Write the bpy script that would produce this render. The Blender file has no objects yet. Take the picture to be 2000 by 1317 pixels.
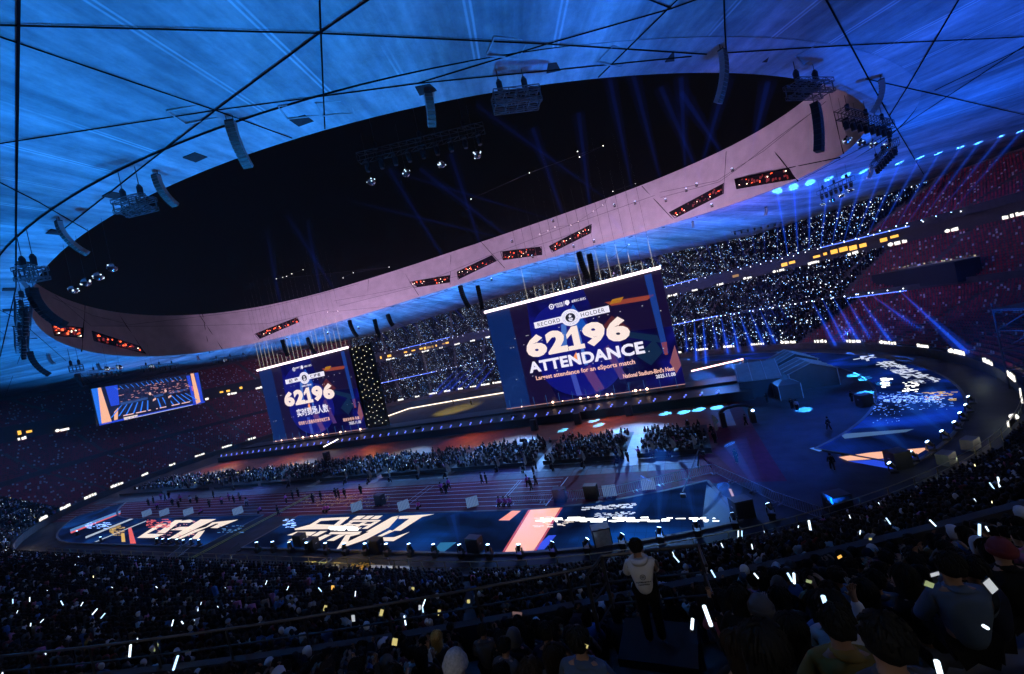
import bpy, math, random
import numpy as np
from mathutils import Vector, Matrix
random.seed(7); RNG = np.random.default_rng(7)
SC = bpy.context.scene; COL = SC.collection
PI = math.pi

# ------------------------------------------------------------------ camera
FPX, HCAM = 778.0, 20.0                      # focal length in photo pixels (2000 wide), eye height above the field
TH, PT, RO = math.radians(23.6), math.radians(-0.19), math.radians(-12.5)
FW = np.array([-math.sin(TH)*math.cos(PT), math.cos(TH)*math.cos(PT), math.sin(PT)])
R0 = np.array([math.cos(TH), math.sin(TH), 0.0]); U0 = np.cross(R0, FW)
RT = math.cos(RO)*R0 + math.sin(RO)*U0; UP = -math.sin(RO)*R0 + math.cos(RO)*U0
CAM = np.array([0.0, 0.0, HCAM])
cd = bpy.data.cameras.new('camera'); cam = bpy.data.objects.new('camera', cd); COL.objects.link(cam)
cd.sensor_width = 36; cd.lens = FPX/2000*36; cd.clip_start = 0.1; cd.clip_end = 3000
m = Matrix(((RT[0], UP[0], -FW[0], 0), (RT[1], UP[1], -FW[1], 0), (RT[2], UP[2], -FW[2], HCAM), (0, 0, 0, 1)))
cam.matrix_world = m; SC.camera = cam

# ------------------------------------------------------------------ night sky, exposure
w = bpy.data.worlds.new('World'); SC.world = w; w.use_nodes = True
nt = w.node_tree; bg = nt.nodes['Background']
sky = nt.nodes.new('ShaderNodeTexSky'); sky.sky_type = 'NISHITA'; sky.sun_disc = False
sky.sun_elevation = math.radians(-3.5); sky.sun_rotation = math.radians(200)
nt.links.new(sky.outputs['Color'], bg.inputs['Color']); bg.inputs['Strength'].default_value = 0.05
vs = SC.view_settings; vs.view_transform = 'Standard'; vs.look = 'None'; vs.gamma = 1; vs.exposure = 0.0; vs.use_curve_mapping = False
SC.render.engine = 'CYCLES'; cy = SC.cycles
cy.use_denoising = True; cy.use_adaptive_sampling = True; cy.adaptive_threshold = .03
try: cy.denoiser = 'OPENIMAGEDENOISE'
except Exception: pass
cy.max_bounces = 3; cy.diffuse_bounces = 1; cy.glossy_bounces = 1; cy.transmission_bounces = 1; cy.volume_bounces = 0
cy.transparent_max_bounces = 24; cy.sample_clamp_indirect = 3.0; cy.caustics_reflective = False; cy.caustics_refractive = False

# ------------------------------------------------------------------ plan of the stadium (metres)
CX, CY = -66.0, 89.0                         # centre of the field
RCX, RCY, RA, RB, RE = -66.0, 87.0, 96.8, 59.4, 2.05   # roof opening
ZS, ZE, FH, FG = 45.7, 38.8, 14.5, 1.6       # rim height at the sides / ends, fascia height, fascia lean
def ray(x, y): return FW + (x-1000)/FPX*RT - (y-658.5)/FPX*UP
def gz(x, y, z=0.0):
    d = ray(x, y); return CAM + d*((z-HCAM)/d[2])
def aty(x, y, Y):
    d = ray(x, y); return CAM + d*(Y/d[1])
def zc(x): return ZS + (ZE-ZS)*min(abs((x-RCX)/RA), 1.0)**2
def on_ceiling(x, y):
    d = ray(x, y); z = 44.0
    for _ in range(30):
        P = CAM + d*((z-HCAM)/d[2]); z = .5*z + .5*zc(P[0])
    return P
def ring(t, off=0.0, h=0.0):
    c, s = math.cos(t), math.sin(t); e = 2/RE
    x = RA*math.copysign(abs(c)**e, c); y = RB*math.copysign(abs(s)**e, s)
    nx, ny = x/RA**2, y/RB**2; n = math.hypot(nx, ny)
    return np.array([RCX+x+nx/n*off, RCY+y+ny/n*off, ZS+(ZE-ZS)*(x/RA)**2+h])
def on_fascia(x, y):
    d = ray(x, y); last = None; prev = None
    for k in range(1500):
        P = CAM + d*(20+k*.2); dx, dy = P[0]-RCX, P[1]-RCY
        hh = (P[2]-zc(P[0]))/FH*FG
        f = (abs(dx)/(RA+hh))**RE + (abs(dy)/(RB+hh))**RE - 1
        if prev is not None and prev < 0 <= f: last = P
        prev = f
    return last
def r_stad(p, R, L=42.0):
    c, s = abs(math.cos(p)), abs(math.sin(p))
    if s > 1e-6 and R/s*c <= L: return R/s
    return L*c + math.sqrt(max(R*R - L*L*s*s, 0))
def r_ell(p, A, B): return 1/math.sqrt((math.cos(p)/A)**2 + (math.sin(p)/B)**2)
def pol(p, r, z=0.0): return np.array([CX+r*math.cos(p), CY+r*math.sin(p), z])
EA, EB = 127.0, 88.7                         # front of the middle stand
def cs2(p): return math.cos(p)**2
# a tier: inner radius, outer radius, inner z, outer z, rows
TIERS = {
 'lower':  (lambda p: r_stad(p, 62.5), lambda p: r_ell(p, EA, EB)-0.1, lambda p: 1.2, lambda p: 9.5, 26),
 'middle': (lambda p: r_ell(p, EA, EB), lambda p: r_ell(p, EA+17, EB+17), lambda p: 10.3, lambda p: 20.7, 20),
 'upper':  (lambda p: r_ell(p, EA+15.5, EB+15.5), lambda p: r_ell(p, EA+44, EB+44), lambda p: 25.6, lambda p: 44.6-8.4*cs2(p), 32),
}
def row_pt(tier, p, q):                      # q in rows, returns point on the tread
    ri, ro, zi, zo, n = TIERS[tier]; a, b = ri(p), ro(p); k = math.floor(q)
    return pol(p, a+(b-a)*q/n, zi(p)+(zo(p)-zi(p))*k/(n-1))
def floor_z(x, y):
    p = math.atan2(y-CY, x-CX); r = math.hypot(x-CX, y-CY)
    for t in ('middle', 'lower', 'upper'):
        ri, ro, zi, zo, n = TIERS[t]; a, b = ri(p), ro(p)
        if a <= r < b: return zi(p)+(zo(p)-zi(p))*math.floor((r-a)/(b-a)*n)/(n-1)
    if r < r_stad(p, 62.5): return 0.0
    return 10.3 if r < r_ell(p, EA+1, EB+1) else 24.0
def on_crowd(x, y, up=1.18):
    d = ray(x, y); d = d/np.linalg.norm(d); t = 2.7
    while t < 120:
        P = CAM + d*t
        if P[2] <= floor_z(P[0], P[1]) + up: return P
        t += .05
    return P

# ------------------------------------------------------------------ mesh helpers
def link(o, parent=None):
    COL.objects.link(o)
    if parent is not None: o.parent = parent
    return o
def tag(o, label=None, cat=None, group=None, kind=None):
    if label: o['label'] = label
    if cat: o['category'] = cat
    if group: o['group'] = group
    if kind: o['kind'] = kind
    return o
def empty(name, loc=(0, 0, 0), rz=0.0, label=None, cat=None, group=None, kind=None):
    o = bpy.data.objects.new(name, None); o.location = [float(v) for v in loc]; o.rotation_euler = (0, 0, rz); o.empty_display_size = .2
    link(o); return tag(o, label, cat, group, kind)
def mesh(name, V, F, mats, mi=None, smooth=False):
    me = bpy.data.meshes.new(name); me.from_pydata([tuple(map(float, v)) for v in V], [], [tuple(map(int, f)) for f in F])
    for mt in (mats if isinstance(mats, (list, tuple)) else [mats]): me.materials.append(mt)
    if mi is not None: me.polygons.foreach_set('material_index', np.asarray(mi, dtype=np.int32))
    if smooth: me.polygons.foreach_set('use_smooth', np.ones(len(me.polygons), dtype=bool))
    me.update(); return me
def obj(name, me, parent=None, loc=None, rz=None):
    o = bpy.data.objects.new(name, me); link(o, parent)
    if loc is not None: o.location = [float(v) for v in loc]
    if rz is not None: o.rotation_euler = (0, 0, rz)
    return o
class MB:
    def __init__(s): s.v = []; s.f = []
    def add(s, V, F):
        b = len(s.v); s.v += [tuple(map(float, v)) for v in V]; s.f += [tuple(b+i for i in f) for f in F]; return s
    def box(s, c, d, R=None):
        x, y, z = d[0]/2, d[1]/2, d[2]/2
        V = [np.array(q, float) for q in ((-x,-y,-z),(x,-y,-z),(x,y,-z),(-x,y,-z),(-x,-y,z),(x,-y,z),(x,y,z),(-x,y,z))]
        if R is not None: V = [np.array(R @ Vector(q)) for q in V]
        return s.add([np.asarray(c)+q for q in V], [(0,3,2,1),(4,5,6,7),(0,1,5,4),(1,2,6,5),(2,3,7,6),(3,0,4,7)])
    def bar(s, p, q, w=.1, h=None):
        p, q = Vector(p), Vector(q); d = q-p; L = d.length
        if L < 1e-6: return s
        R = d.to_track_quat('Z', 'Y').to_matrix()
        return s.box((p+q)/2, (w, h or w, L), R)
    def tube(s, pts, r, n=6, cap=True):
        pts = [Vector(p) for p in pts]; rr = r if isinstance(r, (list, tuple)) else [r]*len(pts); b = []
        for i, p in enumerate(pts):
            d = (pts[min(i+1, len(pts)-1)]-pts[max(i-1, 0)]).normalized()
            R = d.to_track_quat('Z', 'Y').to_matrix()
            b.append([p + R @ Vector((rr[i]*math.cos(2*PI*k/n), rr[i]*math.sin(2*PI*k/n), 0)) for k in range(n)])
        V = [q for c in b for q in c]; F = []
        for i in range(len(pts)-1):
            for k in range(n): F.append((i*n+k, i*n+(k+1) % n, (i+1)*n+(k+1) % n, (i+1)*n+k))
        if cap: F += [tuple(range(n))[::-1], tuple((len(pts)-1)*n+k for k in range(n))]
        return s.add(V, F)
    def lathe(s, prof, n=12, c=(0, 0, 0)):
        V = []; F = []
        for r, z in prof:
            for k in range(n): V.append((c[0]+r*math.cos(2*PI*k/n), c[1]+r*math.sin(2*PI*k/n), c[2]+z))
        for i in range(len(prof)-1):
            for k in range(n): F.append((i*n+k, i*n+(k+1) % n, (i+1)*n+(k+1) % n, (i+1)*n+k))
        return s.add(V, F)
    def poly(s, pts, th=0.0, down=(0, 0, -1)):
        n = len(pts)
        if th == 0: return s.add(pts, [tuple(range(n))])
        q = [np.asarray(p, float)+np.asarray(down)*th for p in pts]
        return s.add(list(pts)+q, [tuple(range(n)), tuple(range(2*n-1, n-1, -1))]+[(i, n+i, n+(i+1) % n, (i+1) % n) for i in range(n)])
    def me(s, name, mat, smooth=False): return mesh(name, s.v, s.f, mat, None, smooth)
    def build(s, name, mat, parent=None, loc=None, rz=None, smooth=False): return obj(name, s.me(name, mat, smooth), parent, loc, rz)
def copy_tree(o, parent=None):
    c = o.copy(); COL.objects.link(c); c.parent = parent
    for ch in o.children:
        copy_tree(ch, c)
    return c

# ------------------------------------------------------------------ materials
MATS = {}
def pm(name, col, rough=.6, metal=0.0, var=.25, scale=3.0, bump=0.0, spec=.5):
    if name in MATS: return MATS[name]
    mt = bpy.data.materials.new(name); mt.use_nodes = True; t = mt.node_tree; b = t.nodes['Principled BSDF']
    b.inputs['Roughness'].default_value = rough; b.inputs['Metallic'].default_value = metal; b.inputs['Specular IOR Level'].default_value = spec
    tc = t.nodes.new('ShaderNodeTexCoord'); nz = t.nodes.new('ShaderNodeTexNoise'); nz.inputs['Scale'].default_value = scale; nz.inputs['Detail'].default_value = 5
    t.links.new(tc.outputs['Object'], nz.inputs['Vector'])
    mr = t.nodes.new('ShaderNodeMapRange'); mr.inputs['From Min'].default_value = .25; mr.inputs['From Max'].default_value = .75
    mr.inputs['To Min'].default_value = 1-var; mr.inputs['To Max'].default_value = 1+var; t.links.new(nz.outputs['Fac'], mr.inputs['Value'])
    mx = t.nodes.new('ShaderNodeVectorMath'); mx.operation = 'SCALE'; mx.inputs[0].default_value = col[:3]; t.links.new(mr.outputs['Result'], mx.inputs['Scale'])
    t.links.new(mx.outputs['Vector'], b.inputs['Base Color'])
    if bump:
        bp = t.nodes.new('ShaderNodeBump'); bp.inputs['Strength'].default_value = bump; t.links.new(nz.outputs['Fac'], bp.inputs['Height']); t.links.new(bp.outputs['Normal'], b.inputs['Normal'])
    MATS[name] = mt; return mt
def em(name, col, s=1.0):
    if name in MATS: return MATS[name]
    mt = bpy.data.materials.new(name); mt.use_nodes = True; t = mt.node_tree; b = t.nodes['Principled BSDF']
    b.inputs['Base Color'].default_value = (.02, .02, .02, 1); b.inputs['Roughness'].default_value = .5
    b.inputs['Emission Color'].default_value = (*col[:3], 1); b.inputs['Emission Strength'].default_value = s
    MATS[name] = mt; return mt
def beam_mat(name, col, s):
    if name in MATS: return MATS[name]
    mt = bpy.data.materials.new(name); mt.use_nodes = True; t = mt.node_tree; t.nodes.clear()
    out = t.nodes.new('ShaderNodeOutputMaterial'); e = t.nodes.new('ShaderNodeEmission'); e.inputs['Color'].default_value = (*col, 1); e.inputs['Strength'].default_value = s
    t.links.new(e.outputs[0], out.inputs['Volume']); MATS[name] = mt; return mt
def fade_beam_mat(name, col, s, L):
    if name in MATS: return MATS[name]
    mt = bpy.data.materials.new(name); mt.use_nodes = True; t = mt.node_tree; t.nodes.clear(); K = t.links.new
    out = t.nodes.new('ShaderNodeOutputMaterial'); e = t.nodes.new('ShaderNodeEmission'); e.inputs['Color'].default_value = (*col, 1)
    g = t.nodes.new('ShaderNodeNewGeometry'); oi = t.nodes.new('ShaderNodeObjectInfo'); d = t.nodes.new('ShaderNodeVectorMath'); d.operation = 'DISTANCE'; K(g.outputs['Position'], d.inputs[0]); K(oi.outputs['Location'], d.inputs[1])
    r = t.nodes.new('ShaderNodeMapRange'); r.interpolation_type = 'SMOOTHSTEP'; r.inputs['From Min'].default_value = 0; r.inputs['From Max'].default_value = L; r.inputs['To Min'].default_value = s; r.inputs['To Max'].default_value = 0; K(d.outputs['Value'], r.inputs['Value'])
    K(r.outputs['Result'], e.inputs['Strength']); K(e.outputs[0], out.inputs['Volume']); MATS[name] = mt; return mt
ORD = ['first', 'second', 'third', 'fourth', 'fifth', 'sixth', 'seventh', 'eighth', 'ninth', 'tenth', 'eleventh', 'twelfth', 'thirteenth', 'fourteenth', 'fifteenth', 'sixteenth', 'seventeenth', 'eighteenth', 'nineteenth', 'twentieth', 'twenty-first', 'twenty-second', 'twenty-third', 'twenty-fourth', 'twenty-fifth', 'twenty-sixth']
ORD += [t_+'-'+o_ if o_ else z_ for t_, z_ in (('thirty', 'thirtieth'), ('forty', 'fortieth'), ('fifty', 'fiftieth'), ('sixty', 'sixtieth')) for o_ in ['']+ORD[:9]]
ORD[26:26] = ['twenty-seventh', 'twenty-eighth', 'twenty-ninth']
_CNT = {}
def nth(key):
    _CNT[key] = _CNT.get(key, 0)+1; return ORD[min(_CNT[key]-1, len(ORD)-1)]
BLACK = pm('black_metal', (.012, .012, .014), .45, .0, .3, 4)
DARK = pm('dark_steel', (.05, .05, .055), .5, .6, .3, 3)
STEEL = pm('galvanised_steel', (.35, .36, .38), .4, .8, .2, 3)
CONC = pm('stand_concrete', (.10, .095, .095), .85, 0, .3, .8, .1)
def lamp(kind, name, loc, energy, col, aim=None, size=1.0, size_y=None, spot=None, blend=.5, parent=None):
    L = bpy.data.lights.new(name, kind); L.energy = energy; L.color = col
    if kind == 'SPOT': L.spot_size = math.radians(spot); L.spot_blend = blend; L.shadow_soft_size = size
    elif kind == 'AREA':
        L.size = size
        if size_y: L.shape = 'RECTANGLE'; L.size_y = size_y
    else: L.shadow_soft_size = size
    o = bpy.data.objects.new(name, L); COL.objects.link(o)
    o.location = [float(v) for v in loc]
    if aim is not None:
        o.rotation_euler = (Vector([float(v) for v in aim])-o.location).to_track_quat('-Z', 'Y').to_euler()
    return o
# ================================================================== ROOF
def ceiling_material(name, base, streak, seams):
    mt = bpy.data.materials.new(name); mt.use_nodes = True; t = mt.node_tree; b = t.nodes['Principled BSDF']; L = t.links.new
    b.inputs['Roughness'].default_value = .75; b.inputs['Specular IOR Level'].default_value = .2
    uv = t.nodes.new('ShaderNodeUVMap'); uv.uv_map = 'UVMap'
    def noise(sx, sy, det=5, rough=.55):
        mp = t.nodes.new('ShaderNodeMapping'); mp.inputs['Scale'].default_value = (sx, sy, 1); L(uv.outputs[0], mp.inputs['Vector'])
        n = t.nodes.new('ShaderNodeTexNoise'); n.noise_dimensions = '2D'; n.inputs['Scale'].default_value = 1; n.inputs['Detail'].default_value = det; n.inputs['Roughness'].default_value = rough
        L(mp.outputs[0], n.inputs['Vector']); return n.outputs['Fac']
    def mr(src, a, c, lo, hi):
        k = t.nodes.new('ShaderNodeMapRange'); k.inputs['From Min'].default_value = a; k.inputs['From Max'].default_value = c
        k.inputs['To Min'].default_value = lo; k.inputs['To Max'].default_value = hi; L(src, k.inputs['Value']); return k.outputs['Result']
    def mul(a, c):
        k = t.nodes.new('ShaderNodeMath'); k.operation = 'MULTIPLY'; L(a, k.inputs[0]); L(c, k.inputs[1]); return k.outputs[0]
    v = mul(mr(noise(.30, .015, 5, .55), .3, .72, 1-streak, 1+.6*streak), mr(noise(.10, .035, 5, .6), .32, .68, .60, 1.25))
    v = mul(v, mr(noise(1.1, .06, 4), .3, .75, .84, 1.10))
    v = mul(v, mr(noise(.5, .35, 8, .75), .35, .68, .74, 1.12))
    if seams:                                    # pale welded double seams of the membrane
        sx = t.nodes.new('ShaderNodeSeparateXYZ'); L(uv.outputs[0], sx.inputs[0])
        def seam(per, off):
            a = t.nodes.new('ShaderNodeMath'); a.operation = 'ADD'; L(sx.outputs[0], a.inputs[0]); a.inputs[1].default_value = off
            p = t.nodes.new('ShaderNodeMath'); p.operation = 'PINGPONG'; L(a.outputs[0], p.inputs[0]); p.inputs[1].default_value = per/2
            return mr(p.outputs[0], .05, .12, 1.0, 0.0)
        s = t.nodes.new('ShaderNodeMath'); s.operation = 'MAXIMUM'; L(seam(6.4, 0), s.inputs[0]); L(seam(6.4, .38), s.inputs[1])
        s2 = mul(s.outputs[0], mr(noise(.25, .035, 2), .40, .58, 0, .6))
        ad = t.nodes.new('ShaderNodeMath'); ad.operation = 'ADD'; L(v, ad.inputs[0]); L(s2, ad.inputs[1]); v = ad.outputs[0]
    c = t.nodes.new('ShaderNodeVectorMath'); c.operation = 'SCALE'; c.inputs[0].default_value = base; L(v, c.inputs['Scale'])
    L(c.outputs[0], b.inputs['Base Color']); return mt
M_CEIL = ceiling_material('membrane', (.50, .51, .53), .38, True)
M_RIM = ceiling_material('rim_panel', (.62, .60, .62), .2, False)
M_FASC = pm('fascia_membrane', (.60, .56, .58), .7, 0, .12, .35)
M_HATCH = pm('hatch_brown', (.035, .022, .02), .8, 0, .4, 2)

roof = empty('stadium_roof', (RCX, RCY, 0), label='pale membrane stadium roof with oval opening, lit blue from below', cat='roof')
def child(me_b, name, mat, smooth=False):
    o = me_b.build(name, mat, roof, smooth=smooth); o.location = (-RCX, -RCY, 0); return o
def ring_sheet(name, mat, offs, dz, n=360, h0=0.0):
    V = []; UVs = []; arc = 0; prev = None
    ts = [2*PI*i/n for i in range(n+1)]
    for t in ts:
        p = ring(t)
        if prev is not None: arc += math.hypot(*(p-prev)[:2])
        prev = p
        for o_ in offs:
            q = ring(t, o_); V.append((q[0], q[1], zc(q[0])+dz)); UVs.append((arc, o_))
    m_ = len(offs); F = []
    for i in range(n):
        for j in range(m_-1):
            F.append((i*m_+j, i*m_+j+1, (i+1)*m_+j+1, (i+1)*m_+j))
    me = mesh(name, V, F, mat, None, True)
    ul = me.uv_layers.new(name='UVMap'); li = np.zeros(len(me.loops), dtype=np.int32); me.loops.foreach_get('vertex_index', li)
    ul.data.foreach_set('uv', np.array(UVs)[li].astype(np.float32).ravel())
    o = obj(name, me, roof); o.location = (-RCX, -RCY, 0); return o
ring_sheet('ceiling_membrane', M_CEIL, [5.0]+[6+8*k for k in range(13)], 0.0)
rim = ring_sheet('rim_band', M_RIM, [-.02, 2.5, 5.02], -.05)
# inner fascia wall above the rim
b = MB(); n = 360
for i in range(n):
    t0, t1 = 2*PI*i/n, 2*PI*(i+1)/n
    for k in range(4):
        h0, h1 = FH*k/4, FH*(k+1)/4
        b.add([ring(t0, FG*k/4, h0), ring(t1, FG*k/4, h0), ring(t1, FG*(k+1)/4, h1), ring(t0, FG*(k+1)/4, h1)], [(0, 1, 2, 3)])
fascia = child(b, 'fascia', M_FASC)
# outer top of the roof so that light from inside does not leave through the sheet
b = MB()
for i in range(120):
    t0, t1 = 2*PI*i/120, 2*PI*(i+1)/120
    b.add([ring(t0, FG, FH), ring(t1, FG, FH), ring(t1, 104, 6), ring(t0, 104, 6)], [(0, 3, 2, 1)])
child(b, 'roof_top', pm('roof_top_grey', (.3, .3, .32), .8))

# dark truss joints that cut the membrane into triangles
M_SEAM = pm('truss_joint', (.002, .002, .003), .9, 0, .2, 1, 0, .1)
SEAMS = [
 (((36,-20),(33,270),(31,430),(31,560),(0,696)), .42),
 (((-20,45),(623,62),(1060,83),(1380,104)), .26), (((-20,62),(420,213),(570,268)), .24),
 (((-20,281),(420,213),(814,161),(1350,108)), .24), (((125,445),(270,330),(420,213),(623,62),(735,-15)), .28),
 (((623,-15),(626,62),(634,250)), .32), (((-15,347),(77,394),(171,449)), .22),
 (((814,161),(1066,84),(1311,14),(1390,-15)), .24), (((1325,-6),(1224,94),(1168,149)), .26), (((1240,-15),(1311,14)), .26),
 (((1413,-20),(1415,50),(1418,98)), .34), (((1604,-20),(1695,150),(1745,240),(1804,340)), .36),
 (((1882,-20),(1772,168),(1736,226)), .3), (((1420,101),(1660,86),(2020,69)), .24), (((1690,152),(1850,188),(2020,228)), .24),
 (((1545,360),(1751,252),(2020,75)), .2), (((1825,175),(2010,86)), .18), (((-10,600),(35,622),(189,757)), .22),
 (((0,800),(60,640),(66,505)), .18),
]
for pts, wd in SEAMS:
    P = []
    for a_, c_ in zip(pts[:-1], pts[1:]):
        for k in range(5):
            q = on_ceiling(a_[0]+(c_[0]-a_[0])*k/5, a_[1]+(c_[1]-a_[1])*k/5); P.append((q[0], q[1], q[2]-.12))
    q = on_ceiling(*pts[-1]); P.append((q[0], q[1], q[2]-.12))
    bb = MB()
    for a_, c_ in zip(P[:-1], P[1:]):
        bb.bar(a_, c_, wd*.33, .07)
    child(bb, 'truss_joint', M_SEAM)
bb = MB()
for i in range(180): bb.bar(ring(2*PI*i/180, 5.05, -.14), ring(2*PI*(i+1)/180, 5.05, -.14), .12, .1)
child(bb, 'rim_joint', M_SEAM)
# hatches in the rim band
for i in range(46):
    t = 2*PI*i/46+.03; p = ring(t, 2.5, -.06); q = ring(t+.01, 2.5, -.06); a_ = math.atan2(q[1]-p[1], q[0]-p[0])
    bb = MB().box((0, 0, -.04), (1.7, 1.3, .12)); o = bb.build('hatch', M_HATCH, roof, (p[0]-RCX, p[1]-RCY, p[2]), a_)
for px in ((378,222),(655,210),(585,215),(1205,110),(990,92),(1585,105)):
    p = on_ceiling(*px); bb = MB()
    for s_ in (-1, 1): bb.box((0, s_*1.0, -.05), (3.0, .12, .1)).box((s_*1.5, 0, -.05), (.12, 2.0, .1))
    bb.build('panel_frame', M_RIM, roof, (p[0]-RCX, p[1]-RCY, p[2]-.02), math.atan2(p[1]-RCY, p[0]-RCX)+PI/2)
# joints of the fascia
def fpt(t, k): return ring(t, FG*k-.06, FH*k)
def ft(x, y):
    P = on_fascia(x, y)
    if P is None: return None
    k = max(0, min(1, (P[2]-zc(P[0]))/FH)); return P
FJ = [((166,593),(159,687)),((227,607),(287,697)),((395,612),(409,689)),((387,612),(434,682)),((458,605),(507,668)),((720,546),(716,603)),
      ((786,527),(818,577)),((881,494),(879,556)),((939,472),(986,524)),((1419,296),(1412,402)),((1486,262),(1559,354)),((1254,364),(1316,430)),((1618,170),(1648,300)),((1541,328),(1640,308))]
for a_, c_ in FJ:
    P = [ft(a_[0]+(c_[0]-a_[0])*k/6, a_[1]+(c_[1]-a_[1])*k/6) for k in range(7)]; P = [p for p in P if p is not None]
    if len(P) > 1:
        bb = MB().tube(P, .14, 5); child(bb, 'fascia_joint', M_SEAM)
# glazed openings in the fascia with red lit rooms behind
M_WIN = pm('fascia_opening_dark', (.012, .008, .012), .25, 0, .5, 2)
M_RED = em('red_room_lamp', (1.0, .10, .03), 3.2); M_RED2 = em('dim_red_room', (.35, .03, .03), .55); M_WARM = em('warm_bulb', (1.0, .85, .6), 5.0)
FW_Q = [((100,634),(162,641),(161,660),(106,656)),((179,647),(270,676),(284,691),(183,666)),((497,653),(580,620),(584,629),(505,663)),
 ((800,551),(879,538),(878,552),(809,562)),((893,531),(961,499),(970,510),(895,546)),((978,492),(1058,482),(1059,498),(983,508)),
 ((1073,481),(1156,438),(1155,455),(1079,493)),((1308,415),(1415,358),(1414,378),(1319,426)),((1436,350),(1541,328),(1554,349),(1440,369))]
for q in FW_Q:
    P = [ft(*c) for c in q]
    if any(p is None for p in P): continue
    cen = sum(P)/4; inn = np.array([RCX-cen[0], RCY-cen[1], 0]); inn /= np.linalg.norm(inn)
    pn = child(MB().poly([p+inn*.10 for p in P], .06, -inn), 'fascia_window', M_WIN)
    bb = MB()
    for i in range(4): bb.bar(P[i]+inn*.14, P[(i+1) % 4]+inn*.14, .16)
    bb.build('window_frame', M_SEAM, pn)
    rg = MB(); rd = MB(); wb = MB()
    for k in range(34):
        u, v = random.random()*.94+.03, random.random()*.7+.15
        p = (P[0]*(1-u)+P[1]*u)*(1-v)+(P[3]*(1-u)+P[2]*u)*v + inn*.16
        r_ = random.random()
        (rg if r_ < .25 else rd if r_ < .85 else wb).box(p, (random.uniform(.15,.5), random.uniform(.15,.5), random.uniform(.1,.6)) if r_ < .85 else (.2,.2,.2))
    for nm, m_, mm in (('red_lamp', rg, M_RED), ('dim_lamp', rd, M_RED2), ('bulb', wb, M_WARM)):
        if m_.v: m_.build(nm, mm, pn)
# blue house lights that wash the roof from the edge of the field
BLUE = (.02, .20, 1.0); DEEP = (.02, .05, 1.0)

# ================================================================== STANDS
def tier_mesh(name, tier, mat, p0=-PI, p1=PI, n=300):
    ri, ro, zi, zo, rows = TIERS[tier]; V = []; F = []
    ps = [p0+(p1-p0)*i/n for i in range(n+1)]
    per = rows*2
    for p in ps:
        a_, b_ = ri(p), ro(p)
        for k in range(rows):
            z = zi(p)+(zo(p)-zi(p))*k/(rows-1)
            V.append(pol(p, a_+(b_-a_)*k/rows, z)); V.append(pol(p, a_+(b_-a_)*(k+1)/rows, z))
    for i in range(n):
        for j in range(per-1): F.append((i*per+j, i*per+j+1, (i+1)*per+j+1, (i+1)*per+j))
    return mesh(name, V, F, mat)
def band(name, rf, z0, z1, mat, th=.25, p0=-PI, p1=PI, n=240, parent=None):
    bb = MB()
    for i in range(n):
        a_, c_ = p0+(p1-p0)*i/n, p0+(p1-p0)*(i+1)/n
        z0a = z0(a_) if callable(z0) else z0; z0c = z0(c_) if callable(z0) else z0
        z1a = z1(a_) if callable(z1) else z1; z1c = z1(c_) if callable(z1) else z1
        A, B_ = rf(a_), rf(c_)
        V = [pol(a_, A, z0a), pol(c_, B_, z0c), pol(c_, B_, z1c), pol(a_, A, z1a), pol(a_, A+th, z0a), pol(c_, B_+th, z0c), pol(c_, B_+th, z1c), pol(a_, A+th, z1a)]
        bb.add(V, [(0, 1, 2, 3), (5, 4, 7, 6), (3, 2, 6, 7), (0, 4, 5, 1)])
    return bb.build(name, mat, parent)
M_PAR = pm('parapet_concrete', (.045, .043, .046), .85, 0, .3, 1.2)
lower = empty('lower_stand', (0, 0, 0), label='lower tier of seats ringing the field behind the lit sign wall', cat='stand')
obj('steps', tier_mesh('steps', 'lower', CONC), lower)
band('field_wall', lambda p: r_stad(p, 62.0), 0, 1.45, M_PAR, .3, parent=lower)
mid = empty('middle_stand', (0, 0, 0), label='middle tier of seats above the lower strip of stage lights', cat='stand')
obj('steps', tier_mesh('steps', 'middle', CONC), mid)
band('parapet', lambda p: r_ell(p, EA-.45, EB-.45), 8.2, 11.3, M_PAR, .3, parent=mid)
band('back_wall', lambda p: r_ell(p, EA+17, EB+17), 20, 25.5, pm('concourse_wall', (.035, .033, .036), .7), .3, parent=mid)
upper = empty('upper_stand', (0, 0, 0), label='steep top tier of seats under the blue roof', cat='stand')
obj('steps', tier_mesh('steps', 'upper', CONC), upper)
band('parapet', lambda p: r_ell(p, EA+15, EB+15), 24.6, 26.5, M_PAR, .3, parent=upper)
band('back_wall', lambda p: r_ell(p, EA+44, EB+44), lambda p: 43-8.4*cs2(p), lambda p: zc(CX+150*math.cos(p))+1.0, pm('back_wall_dark', (.10, .085, .095), .8), .3, parent=upper)
# ================================================================== FIELD
def sheet(name, pts, z, mat, label=None, kind='structure', parent=None):
    o = MB().poly([(p[0], p[1], z) for p in pts]).build(name, mat, parent)
    if parent is None: tag(o, label, None, None, kind)
    return o
def stad_pts(R, p0=0, p1=2*PI, n=160): return [pol(p0+(p1-p0)*i/n, r_stad(p0+(p1-p0)*i/n, R)) for i in range(n)]
sheet('ground', [(CX+600*math.cos(2*PI*i/96), CY+600*math.sin(2*PI*i/96)) for i in range(96)], -.05, pm('outer_ground', (.04, .04, .045), .9), 'dark ground under the whole stadium')
M_PAVE = pm('field_cover', (.030, .029, .034), .6, 0, .45, .5, .05, .08)
sheet('field', stad_pts(61.95), 0.0, M_PAVE, 'grey protective flooring over the field')
M_TRACK = pm('running_track', (.12, .012, .022), .7, 0, .35, 1.2, .08, .08)
sheet('running_track', [(-168, 40.9), (-4.5, 40.9), (-.9, 45.9), (5.8, 45.6), (5.6, 54), (5.4, 80), (-2, 82), (-2, 52), (-168, 52)], .004, M_TRACK, 'dark red running track on the camera side of the field')
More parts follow.
